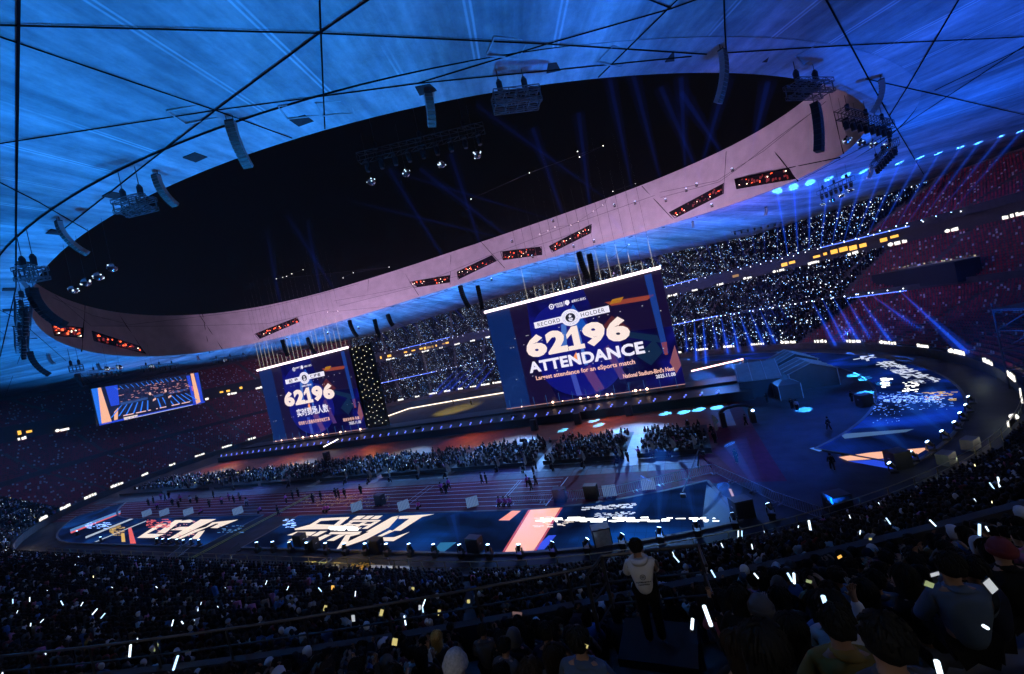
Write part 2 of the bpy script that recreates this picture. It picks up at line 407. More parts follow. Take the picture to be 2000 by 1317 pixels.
M_LINE = pm('lane_paint', (.75, .75, .78), .6, 0, .15, 4)
track_lines = empty('lane_markings', (0, 0, 0), kind='structure')
for k in range(7):
    y = 42.3+1.22*k; sheet('lane_line', [(-150, y-.035), (-18.8, y-.035), (-18.8, y+.035), (-150, y+.035)], .008, M_LINE, parent=track_lines)
sheet('finish_line', [(-18.8, 41.9), (-18.7, 41.9), (-18.2, 49.9), (-18.3, 49.9)], .010, M_LINE, parent=track_lines)
for x in (-25.4, -25.0, -40, -41): sheet('cross_line', [(x, 42), (x+.06, 42), (x+.06, 49.6), (x, 49.6)], .010, M_LINE, parent=track_lines)
M_SLAB = pm('pale_paving', (.11, .11, .12), .6, 0, .22, .8, .05, .1)
pave = empty('pale_paving', (0, 0, 0), kind='structure')
slab = MB().box((0, 0, .006), (1.94, 1.94, .02)).me('paving_slab', M_SLAB)
for i in range(76):
    for j in range(2):
        x = -3.0-2*i; y = 51.2+2*j
        obj('paving_slab', slab, pave, (x, y, 0))
M_STAGEF = pm('rust_deck', (.22, .06, .012), .55, 0, .4, .5, .1)
sheet('stage_apron', [(-150, 65.4), (3.5, 65.4), (3.5, 79.2), (-150, 79.2)], .006, M_STAGEF, 'rust brown floor strip in front of the black stage')
# paving joints of the flooring on the right
jm = pm('flooring_joint', (.015, .015, .017), .8)
jo = empty('flooring_joints', (0, 0, 0), kind='structure')
for i in range(9):
    y = 44+4*i; sheet('flooring_joint', [(6.2, y), (23, y), (23, y+.07), (6.2, y+.07)], .005, jm, parent=jo)
for i in range(14):
    x = 6.5+5*(i % 4)+1.5*(i//4); y = 44+4*(i//2); sheet('flooring_joint', [(x, y), (x+.07, y), (x+.07, y+4), (x, y+4)], .0055, jm, parent=jo)

# -------- floor screens
def led_mat(name, c1, c2, c3, s, rotz, scale):
    mt = bpy.data.materials.new(name); mt.use_nodes = True; t = mt.node_tree; b = t.nodes['Principled BSDF']; L = t.links.new
    tc = t.nodes.new('ShaderNodeTexCoord'); mp = t.nodes.new('ShaderNodeMapping'); mp.inputs['Scale'].default_value = scale; mp.inputs['Rotation'].default_value = (0, 0, rotz); L(tc.outputs['Object'], mp.inputs[0])
    n = t.nodes.new('ShaderNodeTexNoise'); n.inputs['Scale'].default_value = 1; n.inputs['Detail'].default_value = 2; n.inputs['Distortion'].default_value = .6; L(mp.outputs[0], n.inputs['Vector'])
    cr = t.nodes.new('ShaderNodeValToRGB'); e = cr.color_ramp.elements
    e[0].position = .38; e[0].color = (*c1, 1); e[1].position = .70; e[1].color = (*c3, 1); k = e.new(.54); k.color = (*c2, 1)
    L(n.outputs['Fac'], cr.inputs[0])
    br = t.nodes.new('ShaderNodeTexBrick'); br.offset = 0; br.inputs['Color1'].default_value = (1, 1, 1, 1); br.inputs['Color2'].default_value = (.88, .88, .88, 1); br.inputs['Mortar'].default_value = (.6, .6, .6, 1)
    br.inputs['Scale'].default_value = 1; br.inputs['Mortar Size'].default_value = .02; br.inputs['Brick Width'].default_value = 1; br.inputs['Row Height'].default_value = 1
    L(tc.outputs['Object'], br.inputs['Vector'])
    mx = t.nodes.new('ShaderNodeMix'); mx.data_type = 'RGBA'; mx.blend_type = 'MULTIPLY'; mx.inputs[0].default_value = 1; L(cr.outputs[0], mx.inputs[6]); L(br.outputs[0], mx.inputs[7])
    b.inputs['Base Color'].default_value = (.012, .012, .014, 1); b.inputs['Roughness'].default_value = .6; b.inputs['Specular IOR Level'].default_value = 0.0
    L(mx.outputs[2], b.inputs['Emission Color']); b.inputs['Emission Strength'].default_value = s; return mt
M_LEDN = led_mat('floor_screen_near', (.001, .003, .016), (.002, .016, .09), (.003, .06, .34), 1.0, .8, (.10, .16, .1))
M_LEDL = led_mat('floor_screen_left', (.002, .004, .018), (.003, .012, .07), (.005, .05, .24), 1.0, .6, (.12, .2, .1))
M_LEDR = led_mat('floor_screen_right', (.001, .003, .016), (.002, .012, .11), (.004, .04, .50), 1.0, -.5, (.08, .12, .1))
G_WHITE = em('screen_cream', (1.0, .83, .70), .95); G_GREY = em('screen_white', (.75, .82, 1.0), .8); G_ORANGE = em('screen_orange', (1.0, .33, .13), .95)
G_PEACH = em('screen_peach', (1.0, .50, .30), 1.0); G_BLUE = em('screen_blue', (.02, .07, .75), .9); G_TEAL = em('screen_teal', (.02, .22, .45), .6); G_SKY = em('screen_skyblue', (.12, .34, .75), .7); G_RED = em('screen_red', (.9, .12, .10), .9); G_GOLD = em('screen_gold', (.9, .55, .12), .8)
GL = [em('glitter_white', (1.0, .98, .9), 3.0), em('glitter_gold', (1, .7, .25), 1.6), em('glitter_blue', (.25, .45, 1), 2.0)]
led_z = .10
def led(name, pts, mat, label):
    r_ = empty(name, (0, 0, 0), label=label, cat='floor screen', group='screens laid on the floor around the field')
    MB().poly([(p[0], p[1], led_z) for p in pts], .09).build('screen_surface', mat, r_)
    bb = MB(); P = [(p[0], p[1], .06) for p in pts]
    for i in range(len(P)): bb.bar(P[i], P[(i+1) % len(P)], .32, .14)
    bb.build('edge_ramp', pm('ramp_grey', (.09, .085, .09), .7), r_); return r_
def arc(R, x0, x1=None, a0=None, a1=None, left=False, n=16):
    c = (-24 if not left else -108)
    return [(c+R*math.cos(a0+(a1-a0)*i/n), CY+R*math.sin(a0+(a1-a0)*i/n)) for i in range(n+1)]
D = math.radians
near = led('floor_screen', [(-59.4, 32.3), (-24, 32.2)]+arc(56.8, 0, a0=D(-90), a1=D(-64), n=10)+arc(48.2, 0, a0=D(-62), a1=D(-90), n=10)+[(-59.4, 40.9)], M_LEDN, 'dark blue floor screen with cream brush characters nearest the camera')
leftp = led('floor_screen', [(-68.5, 32.3), (-68.5, 41.4)]+arc(47.6, 0, a0=D(-90), a1=D(-126), left=True, n=10)+arc(56.6, 0, a0=D(-126), a1=D(-90), left=True, n=10), M_LEDL, 'floor screen at the left with glitter and cut brush characters beside the cable lane')
rightp = led('floor_screen', arc(49.2, 0, a0=D(-46), a1=D(62), n=40)+arc(57.6, 0, a0=D(62), a1=D(-46), n=40), M_LEDR, 'long curved floor screen round the far right bend with white lettering')
def shape(parent, name, px, mat, z=led_z+.006):
    MB().poly([gz(x, y, z) for x, y in px]).build(name, mat, parent)
def zz(ox, oy, s, pts): return [(ox+x/s, oy+y/s) for x, y in pts]
NEAR = [[(385,360),(470,328),(660,328),(600,365)],[(388,408),(480,374),(600,372),(690,322),(760,320),(585,410)],[(700,203),(965,190),(945,212),(685,228)],[(690,205),(735,205),(612,282),(555,287)],
 [(900,200),(960,193),(832,302),(772,302)],[(450,300),(620,255),(905,268),(880,302),(600,306),(460,312)],[(985,215),(1040,180),(1115,178),(1060,213)],[(1075,212),(1130,180),(1195,177),(1135,212)],[(1155,212),(1205,180),(1275,176),(1228,210)],
 [(975,222),(1260,218),(1240,233),(955,238)],[(960,240),(1000,240),(890,303),(850,303)],[(1085,240),(1130,238),(1040,288),(990,290)],[(1195,236),(1238,234),(1132,300),(1080,300)],[(920,258),(1180,254),(1160,268),(900,272)],[(890,290),(1080,288),(1060,303),(868,305)],
 [(790,330),(1080,325),(1050,352),(770,350)],[(620,408),(740,354),(800,354),(690,410)],[(750,412),(870,354),(930,352),(820,412)],
 [(840,495),(930,356),(1075,346),(972,372),(950,420),(1290,258),(1370,205),(1425,188),(1330,290),(1120,400)],[(1118,328),(1360,190),(1425,178),(1200,325)],[(1430,182),(1755,163),(1640,190),(1440,318),(1365,318),(1520,206),(1420,208)],
 [(1140,412),(1340,312),(1380,320),(1245,380),(1380,378),(1525,328),(1375,415)]]
for p in NEAR: shape(near, 'brush_stroke', zz(480, 970, 4.762, p), G_WHITE)
LEFT = [[(800,432),(1000,300),(1075,300),(890,395),(1060,395),(965,432)],[(985,385),(1150,268),(1220,265),(1060,388)],[(1105,290),(1290,262),(1325,275),(1290,292)],[(1110,360),(1190,330),(1330,328),(1290,362)],
 [(1095,437),(1390,260),(1535,258),(1155,438)],[(1165,440),(1330,360),(1440,330),(1500,288),(1740,262),(1545,342),(1480,340),(1560,300),(1530,300),(1205,440)],[(1300,443),(1370,375),(1430,362),(1370,442)]]
for p in LEFT: shape(leftp, 'brush_stroke', zz(100, 960, 4.762, p), G_WHITE, led_z+.008)
shape(near, 'orange_bar', zz(650, 857, 2.857, [(960,632),(1105,395),(1270,385),(1120,628)]), G_PEACH)
shape(near, 'orange_bar_edge', zz(650, 857, 2.857, [(945,634),(1092,396),(1105,395),(960,632)]), em('screen_red_edge', (.6, .05, .02), .8))
shape(near, 'orange_bar_edge', zz(650, 857, 2.857, [(1120,628),(1270,385),(1283,384),(1135,626)]), em('screen_red_edge', (.6, .05, .02), .8))
shape(near, 'red_bar', zz(650, 857, 2.857, [(925,456),(1000,402),(1050,402),(985,456)]), G_ORANGE)
shape(near, 'blue_glow', zz(650, 857, 2.857, [(1112,622),(1205,540),(1248,538),(1180,618)]), G_BLUE)
shape(near, 'teal_glow', zz(650, 857, 2.857, [(560,625),(600,580),(690,578),(622,630)]), G_TEAL)
shape(near, 'teal_glow', [(1380,947),(1440,985),(1446,1015),(1376,1034),(1372,1010)], em('screen_teal_dim', (.003, .03, .09), .8))
shape(near, 'pale_streak', [(1423,955),(1428,955),(1443,990),(1438,990)], em('screen_peach_dim', (.8, .5, .45), .6))
shape(leftp, 'blue_bar', zz(100, 960, 4.762, [(175,355),(645,178),(645,200),(180,378)]), G_SKY)
shape(leftp, 'red_bar', zz(100, 960, 4.762, [(178,378),(645,200),(645,208),(185,392)]), G_RED)
shape(leftp, 'white_bar', zz(100, 960, 4.762, [(318,420),(740,252),(765,256),(320,438)]), em('screen_pale', (.6, .7, .85), .7))
shape(leftp, 'white_bar', zz(100, 960, 4.762, [(400,470),(880,272),(890,276),(420,470)]), em('screen_pale', (.6, .7, .85), .7))
shape(leftp, 'gold_patch', zz(100, 960, 4.762, [(540,355),(640,300),(650,325),(545,385)]), em('screen_gold_dim', (.35, .22, .05), .7))
shape(leftp, 'red_patch', zz(100, 960, 4.762, [(715,345),(745,335),(790,485),(735,487)]), G_RED)
shape(leftp, 'gold_patch', zz(100, 960, 4.762, [(650,395),(680,385),(690,470),(655,470)]), G_GOLD)
for p, mt in (([(1638,893),(1700,884),(1815,874),(1790,889),(1720,896),(1655,900)], G_PEACH), ([(1657,901),(1722,897),(1788,890),(1745,917)], G_BLUE), ([(1640,848),(1785,838),(1770,844),(1650,857)], em('screen_haze_blue', (.10, .22, .40), .55)), ([(1581,876),(1590,874),(1606,880),(1600,882)], G_SKY)):
    shape(rightp, 'colour_bar', p, mt)
def dashes(parent, name, n, x0, x1, y0, y1, mat, lx=(3, 14), ly=(1.2, 3), slope=0.0):
    bb = MB()
    for _ in range(n):
        x, y = random.uniform(x0, x1), random.uniform(y0, y1); y += slope*(x-x0); a_, c_ = random.uniform(*lx), random.uniform(*ly)
        q = [(x, y), (x+a_, y-.02*a_), (x+a_, y+c_), (x, y+c_)]
        bb.poly([gz(u, v, led_z+.011+.002*random.random()) for u, v in q])
    tag(bb.build(name, mat, parent), kind='stuff')
dashes(near, 'caption_print', 60, 1040, 1395, 1010, 1018, GL[0], (4, 26), (1.2, 3.4))
dashes(near, 'caption_print', 26, 1040, 1110, 1008, 1030, G_WHITE, (4, 14), (1, 2.4))
dashes(near, 'caption_print', 70, 1135, 1235, 988, 996, G_GREY, (3, 10), (.9, 2), -.05)
dashes(near, 'caption_print', 40, 1160, 1235, 1002, 1012, G_GREY, (3, 8), (.9, 2), -.05)
dashes(near, 'glitter', 40, 640, 690, 1028, 1034, GL[0], (4, 16), (1.2, 3))
dashes(near, 'glitter', 30, 550, 572, 1014, 1030, GL[2], (2, 9), (.6, 1.6))
dashes(leftp, 'glitter', 60, 285, 330, 1014, 1030, G_RED, (2, 8), (.7, 1.8)); dashes(leftp, 'glitter', 40, 300, 380, 1016, 1050, em('screen_pink', (.9, .35, .4), .8), (2, 6), (.6, 1.6))
dashes(leftp, 'glitter', 34, 165, 210, 1020, 1032, GL[2], (2, 9), (.6, 1.5)); dashes(leftp, 'glitter', 24, 422, 470, 1026, 1040, G_SKY, (2, 9), (.6, 1.2)); dashes(leftp, 'glitter', 26, 212, 240, 1028, 1046, G_GOLD, (3, 10), (.6, 1.5))
for a_ in ((1720,1840,772,785,GL[2],120,(1,6)),(1700,1860,765,800,em('glitter_dimblue',(.1,.25,.9),1.2),150,(1,8)),(1719,1736,738,756,GL[0],30,(4,12)),(1760,1790,745,765,GL[0],26,(3,10)),(1800,1860,765,782,G_GOLD,40,(3,14)),(1700,1760,790,826,em('glitter_dimblue',(.1,.25,.9),1.2),40,(1,3))):
    dashes(rightp, 'glitter', a_[5], a_[0], a_[1], a_[2], a_[3], a_[4], a_[6], (.6, 1.6))

# -------- lettering made from the built-in font
def text_mesh(s, bold=.0, spacing=1.0, shear=0.0, depth=0.0):
    c = bpy.data.curves.new('lettering', 'FONT'); c.body = s; c.offset = bold; c.space_character = spacing; c.shear = shear; c.align_x = 'LEFT'; c.extrude = depth; c.resolution_u = 3
    o = bpy.data.objects.new('lettering', c); COL.objects.link(o); dg = bpy.context.evaluated_depsgraph_get(); dg.update()
    me = bpy.data.meshes.new_from_object(o.evaluated_get(dg)); bpy.data.objects.remove(o); bpy.data.curves.remove(c)
    V = np.array([v.co[:] for v in me.vertices]); F = [tuple(p.vertices) for p in me.polygons]; bpy.data.meshes.remove(me)
    V -= V.min(0)*np.array([1, 1, 0]); return V, F, V[:, 0].max(), V[:, 1].max()
def lettering(parent, name, s, O, U, W, mat, bold=0.0, spacing=1.0, shear=0.0, off=(0, 0, 0)):
    V, F, w_, h_ = text_mesh(s, bold, spacing, shear); O, U, W = map(np.asarray, (O, U, W))
    P = [O+(U-O)*(v[0]/w_)+(W-O)*(v[1]/h_)+np.asarray(off) for v in V]
    return obj(name, mesh(name, P, F, mat), parent)
lettering(rightp, 'lettering', '年度总决赛', gz(1702, 709, led_z), gz(1797, 752, led_z), gz(1742, 704, led_z), G_GREY, .035, .92, 0, (0, 0, .012))
lettering(rightp, 'lettering', '众', gz(1663, 703, led_z), gz(1696, 706, led_z), gz(1690, 692, led_z), G_GREY, .03, 1, 0, (0, 0, .012))

# ================================================================== STAGE AND MAIN SCREENS
YS = 88.4; SCR = [(-132.0, -90.7), (-44.1, -2.8)]; ZB, ZT = 2.6, 26.85
stage = empty('stage', (-70, 85.6, 0), label='long low black stage running under the two main screens', cat='stage')
MB().box((0, 0, .85), (156, 13, 1.7)).build('platform', BLACK, stage); MB().box((0, -6.54, .8), (155.6, .06, 1.5)).build('front_skirt', pm('stage_skirt', (.008, .008, .01), .9), stage)
MB().box((0, 3.6, 1.95), (154, 5.6, .45)).build('riser', BLACK, stage)
M_SB = led_mat('main_screen_backdrop', (.004, .002, .05), (.006, .006, .14), (.010, .012, .32), 1.0, .4, (.10, .1, .14))
M_BAR = em('light_bar', (1.0, .80, .86), 3.0); M_BULB = em('foot_bulb', (1.0, .62, .45), 5.0); M_SBULB = em('stage_bulb_blue', (.14, .20, 1.0), 1.8)
PINKW = em('screen_pinkwhite', (1.0, .82, .76), 1.0); LILAC = em('screen_lilac', (.88, .84, 1.0), 1.0); INK = em('screen_ink', (.02, .02, .06), .5); SALM = em('screen_salmon', (1.0, .55, .45), 1.0)
DBLUE = em('screen_deep_blue', (.004, .006, .22), .8); NAVY = em('screen_navy', (.003, .02, .13), .8); DARKV = em('screen_dark', (.008, .003, .035), .8)
def main_screen(x0, x1, cn):
    r_ = empty('main_screen', ((x0+x1)/2, YS, 0), label='large main screen with English record text and 62196, right of the gap' if not cn else 'large main screen with Chinese record text and 62196, left of the gap', cat='screen', group='two main stage screens')
    Wd, Hd = x1-x0, ZT-ZB
    def P(u, v, d=0.0): return np.array([x0+u*Wd-(x0+x1)/2, -d, ZB+v*Hd])
    def pl(name, uv, mat, d): return MB().poly([P(u, v, d) for u, v in uv]).build(name, mat, r_)
    MB().box((0, .55, (ZB+ZT)/2), (Wd, 1.0, Hd)).build('frame', BLACK, r_)
    MB().poly([P(0, 0, .01), P(1, 0, .01), P(1, 1, .01), P(0, 1, .01)]).build('display', M_SB, r_)
    pl('picture_panel', [(0, 0), (.155, 0), (.155, 1), (0, 1)], NAVY, .03); pl('picture_panel', [(.155, 0), (.33, 0), (.24, .5), (.27, 1), (.155, 1)], DARKV, .03)
    pl('picture_panel', [(.66, .55), (1, .5), (1, 1), (.6, 1)], DARKV, .032)
    def circle(name, cu, cv, ru, rv, mat, d, n=40, a0=0, a1=2*PI): return pl(name, [(cu+ru*math.cos(a0+(a1-a0)*i/n), cv+rv*math.sin(a0+(a1-a0)*i/n)) for i in range(n)], mat, d)
    circle('picture_disc', .50, .36, .24, .34, DBLUE, .035, 48); circle('picture_disc', .42, .62, .17, .30, DBLUE, .034, 48)
    for (uv, mat) in (([(.70,.83),(.95,.80),(.91,.765),(.73,.785)], em('screen_orange_dim', (.45, .08, .05), .6)), ([(.74,.84),(.80,.84),(.78,.80),(.72,.80)], em('screen_amber', (.7, .3, .02), .6)), ([(.66,.60),(.92,.45),(.93,.38),(.70,.53)], em('screen_dull_teal', (.004, .022, .07), .8)),
        ([(.92,.98),(.955,.98),(.955,.28),(.93,.28)], em('screen_stripe_blue', (.01, .05, .30), .8)), ([(.93,.38),(.957,.38),(.95,.27),(.935,.27)], em('screen_orange_dim', (.45, .08, .05), .6)), ([(.64,.42),(.67,.45),(.73,.12),(.69,.12)], em('screen_violet', (.10, .04, .22), .7)),
        ([(.44,.72),(.47,.72),(.44,.45),(.41,.48)], em('screen_cyan_edge', (.08, .22, .75), .7)), ([(.515,.70),(.53,.70),(.54,.30),(.52,.30)], em('screen_cyan_edge', (.08, .22, .75), .7)), ([(.49,.80),(.53,.88),(.58,.66),(.55,.60)], em('screen_blue_edge', (.01, .10, .55), .8)),
        ([(.66,.62),(.72,.70),(.80,.55),(.74,.52)], em('screen_brown', (.12, .02, .03), .7)), ([(.50,.26),(.55,.30),(.60,.06),(.55,.04)], em('screen_violet2', (.14, .05, .25), .7)), ([(.43,.25),(.46,.25),(.47,.03),(.44,.03)], em('screen_mid_blue', (.05, .08, .5), .8)),
        ([(.80,.30),(.90,.42),(.93,.30),(.86,.20)], em('screen_dull_teal', (.004, .022, .07), .8)), ([(.95,.20),(.99,.34),(1,.16),(.97,.10)], em('screen_rose', (.30, .10, .14), .8)), ([(.47,.40),(.49,.44),(.50,.34),(.485,.32)], G_ORANGE)):
        pl('picture_shape', uv, mat, .05)
    n0 = 26
    for i in range(n0):
        a_ = 2*PI*i/n0; 
    # record ribbon and seal
    pl('ribbon', [(.285,.735),(.465,.735),(.465,.795),(.285,.795)], LILAC, .07); pl('ribbon', [(.535,.735),(.715,.735),(.715,.795),(.535,.795)], LILAC, .07)
    circle('seal', .5, .765, .054, .078 if not cn else .078, LILAC, .08); circle('seal_ring', .5, .765, .044, .064, em('screen_lilac_dim', (.55, .50, .85), .9), .085); circle('seal_ring', .5, .765, .0425, .062, LILAC, .088); circle('seal_core', .5, .765, .028, .041, INK, .095)
    st = []
    for i in range(10):
        rr = .012 if i % 2 == 0 else .005; a_ = PI/2+i*PI/5; st.append((.5+rr*math.cos(a_), .778+rr*1.7*math.sin(a_)))
    pl('seal_star', st, LILAC, .105); pl('seal_pedestal', [(.486,.757),(.514,.757),(.512,.747),(.488,.747)], LILAC, .105); pl('seal_pedestal', [(.490,.744),(.510,.744),(.508,.732),(.492,.732)], LILAC, .105)
    def txt(name, s, u0, v0, u1, v1, mat, bold=0, sp=1.0, d=.10): return lettering(r_, name, s, P(u0, v0, d), P(u1, v0, d), P(u0, v1, d), mat, bold, sp)
    def number(u0, v0, u1, v1):
        cw = (u1-u0)/5.0; u = u0
        for ch, k in (('6', 1.08), ('2', 1.02), ('1', .80), ('9', 1.05), ('6', 1.05)):
            ue = u+cw*k*.985
            if ch == '1':
                a_ = lambda x, y: (u+(ue-u)*x, v0+(v1-v0)*y); pl('number_text', [a_(0, 0), a_(1, 0), a_(1, .19), a_(.78, .19), a_(.78, 1), a_(.42, 1), a_(.02, .70), a_(.02, .52), a_(.36, .70), a_(.36, .19), a_(0, .19)], PINKW, .10)
            else: txt('number_text', ch, u, v0, ue, v1, PINKW, .062)
            u += cw*k
    seal = 'GUINNESS WORLD RECORDS'
    for i, ch in enumerate(seal):
        if ch == ' ': continue
        a_ = PI*1.17-i*(2*PI*.955)/len(seal); V, F, w_, h_ = text_mesh(ch); s_ = .34
        cu, cv = .5+.0365*math.cos(a_), .765+.053*math.sin(a_); c0 = P(cu, cv, .107); rt = a_-PI/2
        pts = []
        for v in V:
            lx, lz = (v[0]-w_/2)*s_*.9, (v[1]-h_/2)*s_*1.1
            pts.append(c0+np.array([lx*math.cos(rt)-lz*math.sin(rt), 0, lx*math.sin(rt)+lz*math.cos(rt)]))
        obj('seal_letter', mesh('seal_letter', pts, F, em('screen_seal_ink', (.25, .22, .45), .8)), r_)
    txt('logo_text', 'HONOR' if not cn else '王者荣耀', .425, .905, .475, .925, LILAC, .03); 
    if not cn: txt('logo_text', 'KINGS', .437, .883, .475, .902, LILAC, .03)
    txt('logo_text', '全国大赛总决赛', .525, .896, .61, .920, LILAC, .03)
    circle('logo_ring', .408, .905, .015, .026, LILAC, .07); circle('logo_ring', .408, .905, .010, .017, DBLUE, .075); circle('logo_ring', .408, .905, .005, .009, LILAC, .08)
    pl('logo_shield', [(.488,.925),(.50,.932),(.512,.925),(.514,.900),(.50,.880),(.486,.900)], LILAC, .07); pl('logo_bar', [(.480,.885),(.482,.885),(.482,.93),(.480,.93)], LILAC, .07)
    if not cn:
        txt('ribbon_text', 'RECORD', .305, .747, .44, .783, INK, .0, 1.15); txt('ribbon_text', 'HOLDER', .56, .747, .69, .783, INK, 0, 1.15)
        number(.205, .46, .795, .68); txt('headline_text', 'ATTENDANCE', .195, .315, .845, .425, LILAC, .042, 1.06)
        txt('caption_text', 'Largest attendance for an eSports match', .225, .225, .785, .28, SALM, .02, 1.0); 
        txt('place_text', "National Stadium-Bird's Nest", .71, .125, .965, .165, SALM, .025); txt('date_text', '2025.11.08', .87, .08, .965, .112, LILAC, .025)
    else:
        txt('ribbon_text', '纪 录', .325, .742, .43, .788, INK, .02, 1.15); txt('ribbon_text', '保持者', .565, .742, .675, .788, INK, .02, 1.05)
        txt('seal_caption', '吉尼斯世界纪录', .452, .652, .56, .675, LILAC, .03)
        number(.225, .435, .775, .635); txt('headline_text', '实时到场人数', .335, .275, .68, .385, LILAC, .022)
        txt('caption_text', '现场观众人数最多的单场电竞赛事', .33, .165, .67, .215, SALM, .012)
        txt('place_text', '国家体育场·鸟巢', .80, .125, .96, .165, SALM, .012); txt('date_text', '2025.11.08', .85, .075, .965, .11, LILAC, .02)
    # faint see-through dots of the mesh screen, frame light bar, foot bulbs, posts
    bb = MB()
    for v_, sl in ((.70, .0), (.62, .0), (.30, 0)):
        for k in range(24):
            if random.random() < .5: u_ = random.uniform(.02, .98); bb.poly([P(u_+a_, v_+.06*(u_-.5)+c_, .09) for a_, c_ in ((0, 0), (.006, 0), (.006, .006), (0, .006))])
    bb.build('see_through_dots', em('screen_dot', (.8, .8, .9), .7), r_)
    MB().tube([P(-.004, 1.01, .3), P(1.004, 1.01, .3)], .32, 8).build('light_bar', M_BAR, r_)
    MB().tube([P(0, 0, .4), P(1, 0, .4)], .07, 5).build('foot_rail', em('foot_rail_glow', (.8, .4, .35), .7), r_)
    for k in range(16):
        u_ = random.choice((.03, .1, .2, .28, .36, .45, .5, .56, .62, .75, .8, .88, .97))+random.uniform(-.02, .02); s_ = random.choice((.10, .14, .2, .3))
        MB().lathe([(0, -s_), (s_*.8, -s_*.5), (s_, 0), (s_*.8, s_*.5), (0, s_)], 8).build('foot_bulb', M_BULB, r_, P(min(max(u_, .01), .99), 0, .6)+np.array([0, 0, .12]))
    for k in range(13):
        u_ = (k+.5)/13; MB().box((0, 0, 0), (.10, .10, 2.9)).build('glass_post', em('post_glow', (.02, .10, .30), .6), r_, P(u_, .03, 1.2))
    for o in r_.children: pass
    return r_
scrR = main_screen(*SCR[1], False); scrL = main_screen(*SCR[0], True)
# light thrown up and back by the two light bars
for (x0, x1) in SCR:
    lamp('AREA', 'light_bar_glow', ((x0+x1)/2, YS+1.0, ZT+1.2), 27000, (.86, .54, .96), ((x0+x1)/2, YS+60, ZT+24), x1-x0, 1.0)
    lamp('AREA', 'screen_glow', ((x0+x1)/2, YS-.8, 13), 1500, (.22, .26, 1.0), ((x0+x1)/2, YS-40, 0), x1-x0, 20)
# dark pixel wall beside the left screen
wall = empty('pixel_wall', (-86.6, YS+.6, 0), label='black pixel wall with rows of small warm lights beside the left main screen', cat='light wall')
MB().box((0, .3, 14.6), (8.0, .5, 24.4)).build('panel', pm('pixel_wall_black', (.006, .006, .007), .6), wall)
bl = MB().lathe([(0, -.12), (.07, -.05), (.095, 0), (.07, .05), (0, .09)], 6).me('bulb', em('pixel_bulb', (1.0, .85, .5), 2.4))
for i in range(6):
    for j in range(15):
        if random.random() < .88: obj('bulb', bl, wall, (-3.3+1.3*i+random.uniform(-.15, .15), -.06, 3.6+1.62*j+.5*(i % 2)+random.uniform(-.15, .15)))
# footlights along the stage
sl_g = 'blue lamps along the stage edge'
sl0 = None
for i in range(55):
    x = -146+2.75*i
    if sl0 is None:
        sl0 = empty('stage_lamp', (0, 0, 0), label='small blue lamp pair in the row on the stage front edge', cat='lamp', group=sl_g)
        MB().box((0, 0, -.25), (.5, .3, .2)).build('base', BLACK, sl0); 
        for s_ in (-.2, .2): MB().lathe([(0, -.15), (.12, -.1), (.17, 0), (.12, .1), (0, .15)], 8).build('lens', M_SBULB, sl0, (s_*.8, -.2, .1+s_*.8))
        o = sl0
    else: o = copy_tree(sl0)
    o.location = (x, 79.6, 2.0); o['label'] = 'small blue lamp pair on the stage front edge, %s from the left' % ORD[i]
# white tilted tube on the stage by the left screen
tag(MB().tube([(-98, 79.0, 1.0), (-92, 79.0, 2.6)], .12, 6).build('light_tube', em('tube_white', (1, .92, .85), 4)), 'tilted white light tube on the stage below the left screen', 'light tube')
tag(MB().tube([(-1.2, 93, 4.2), (9.2, 97, 4.4)], .16, 6).build('light_tube', em('tube_pink', (1, .55, .5), 4)), 'pinkish light tube behind the right end of the main screen', 'light tube')
# far edge strip of the floor screen behind the stage
tag(MB().tube([(-118, 112, .5), (-108, 117, .5), (-106, 127, .5), (-85, 128.8, .5), (-64, 129, .5), (-40, 129, .5)], .22, 5).build('light_strip', em('strip_warm', (1.0, .80, .62), 2.0)), 'thin warm white light strip on the far floor seen between the main screens', 'light strip')
# ================================================================== HANGING GEAR
def on_ellipse(x, y, A, B):
    d = ray(x, y); prev = None; last = CAM+d*100
    for k in range(1, 1200):
        P = CAM+d*(k*.25); f = ((P[0]-CX)/A)**2+((P[1]-CY)/B)**2-1
        if prev is not None and prev < 0 <= f: last = P
        prev = f
    return last
M_PALE = pm('speaker_pale', (.42, .42, .43), .6, 0, .12, 3); M_GRILLE = pm('speaker_grille', (.20, .18, .15), .7, 0, .3, 8); M_CAB = pm('speaker_black', (.010, .010, .011), .6, 0, .2, 4)
def line_array(top, L, n, bend, wdt, dep, pale, label, hang=1.2, grp=None, az=None):
    top = np.asarray(top, float); az = math.atan2(RCY-top[1], RCX-top[0]) if az is None else az
    r_ = empty('line_array_speaker', top, az, label, 'speaker', grp or 'curved speaker columns hung from the roof rim')
    seg = L/n; x, z, a_ = 0.0, -hang, 0.0
    MB().box((0, 0, -hang+.06), (dep*1.1, wdt*.9, .14)).build('fly_frame', DARK, r_)
    for s_ in (-1, 1): MB().bar((0, s_*wdt*.35, 0), (0, s_*wdt*.35, -hang+.1), .05).build('hanging_chain', DARK, r_)
    for k in range(n):
        cx_, cz_ = x+math.sin(a_)*seg/2, z-math.cos(a_)*seg/2
        R = Matrix.Rotation(-a_, 3, 'Y')
        c = MB().box((0, 0, 0), (dep, wdt, seg*.94), R).build('cabinet', M_PALE if pale else M_CAB, r_, (cx_, 0, cz_))
        MB().box(R @ Vector((-dep/2-.012, 0, 0)), (.03, wdt*.93, seg*.84), R).build('grille', M_GRILLE if pale else BLACK, c)
        MB().box(R @ Vector((dep/2+.02, 0, 0)), (.05, wdt*.2, seg*.5), R).build('rear_handle', DARK, c)
        x += math.sin(a_)*seg; z -= math.cos(a_)*seg; a_ += bend/n
    return r_
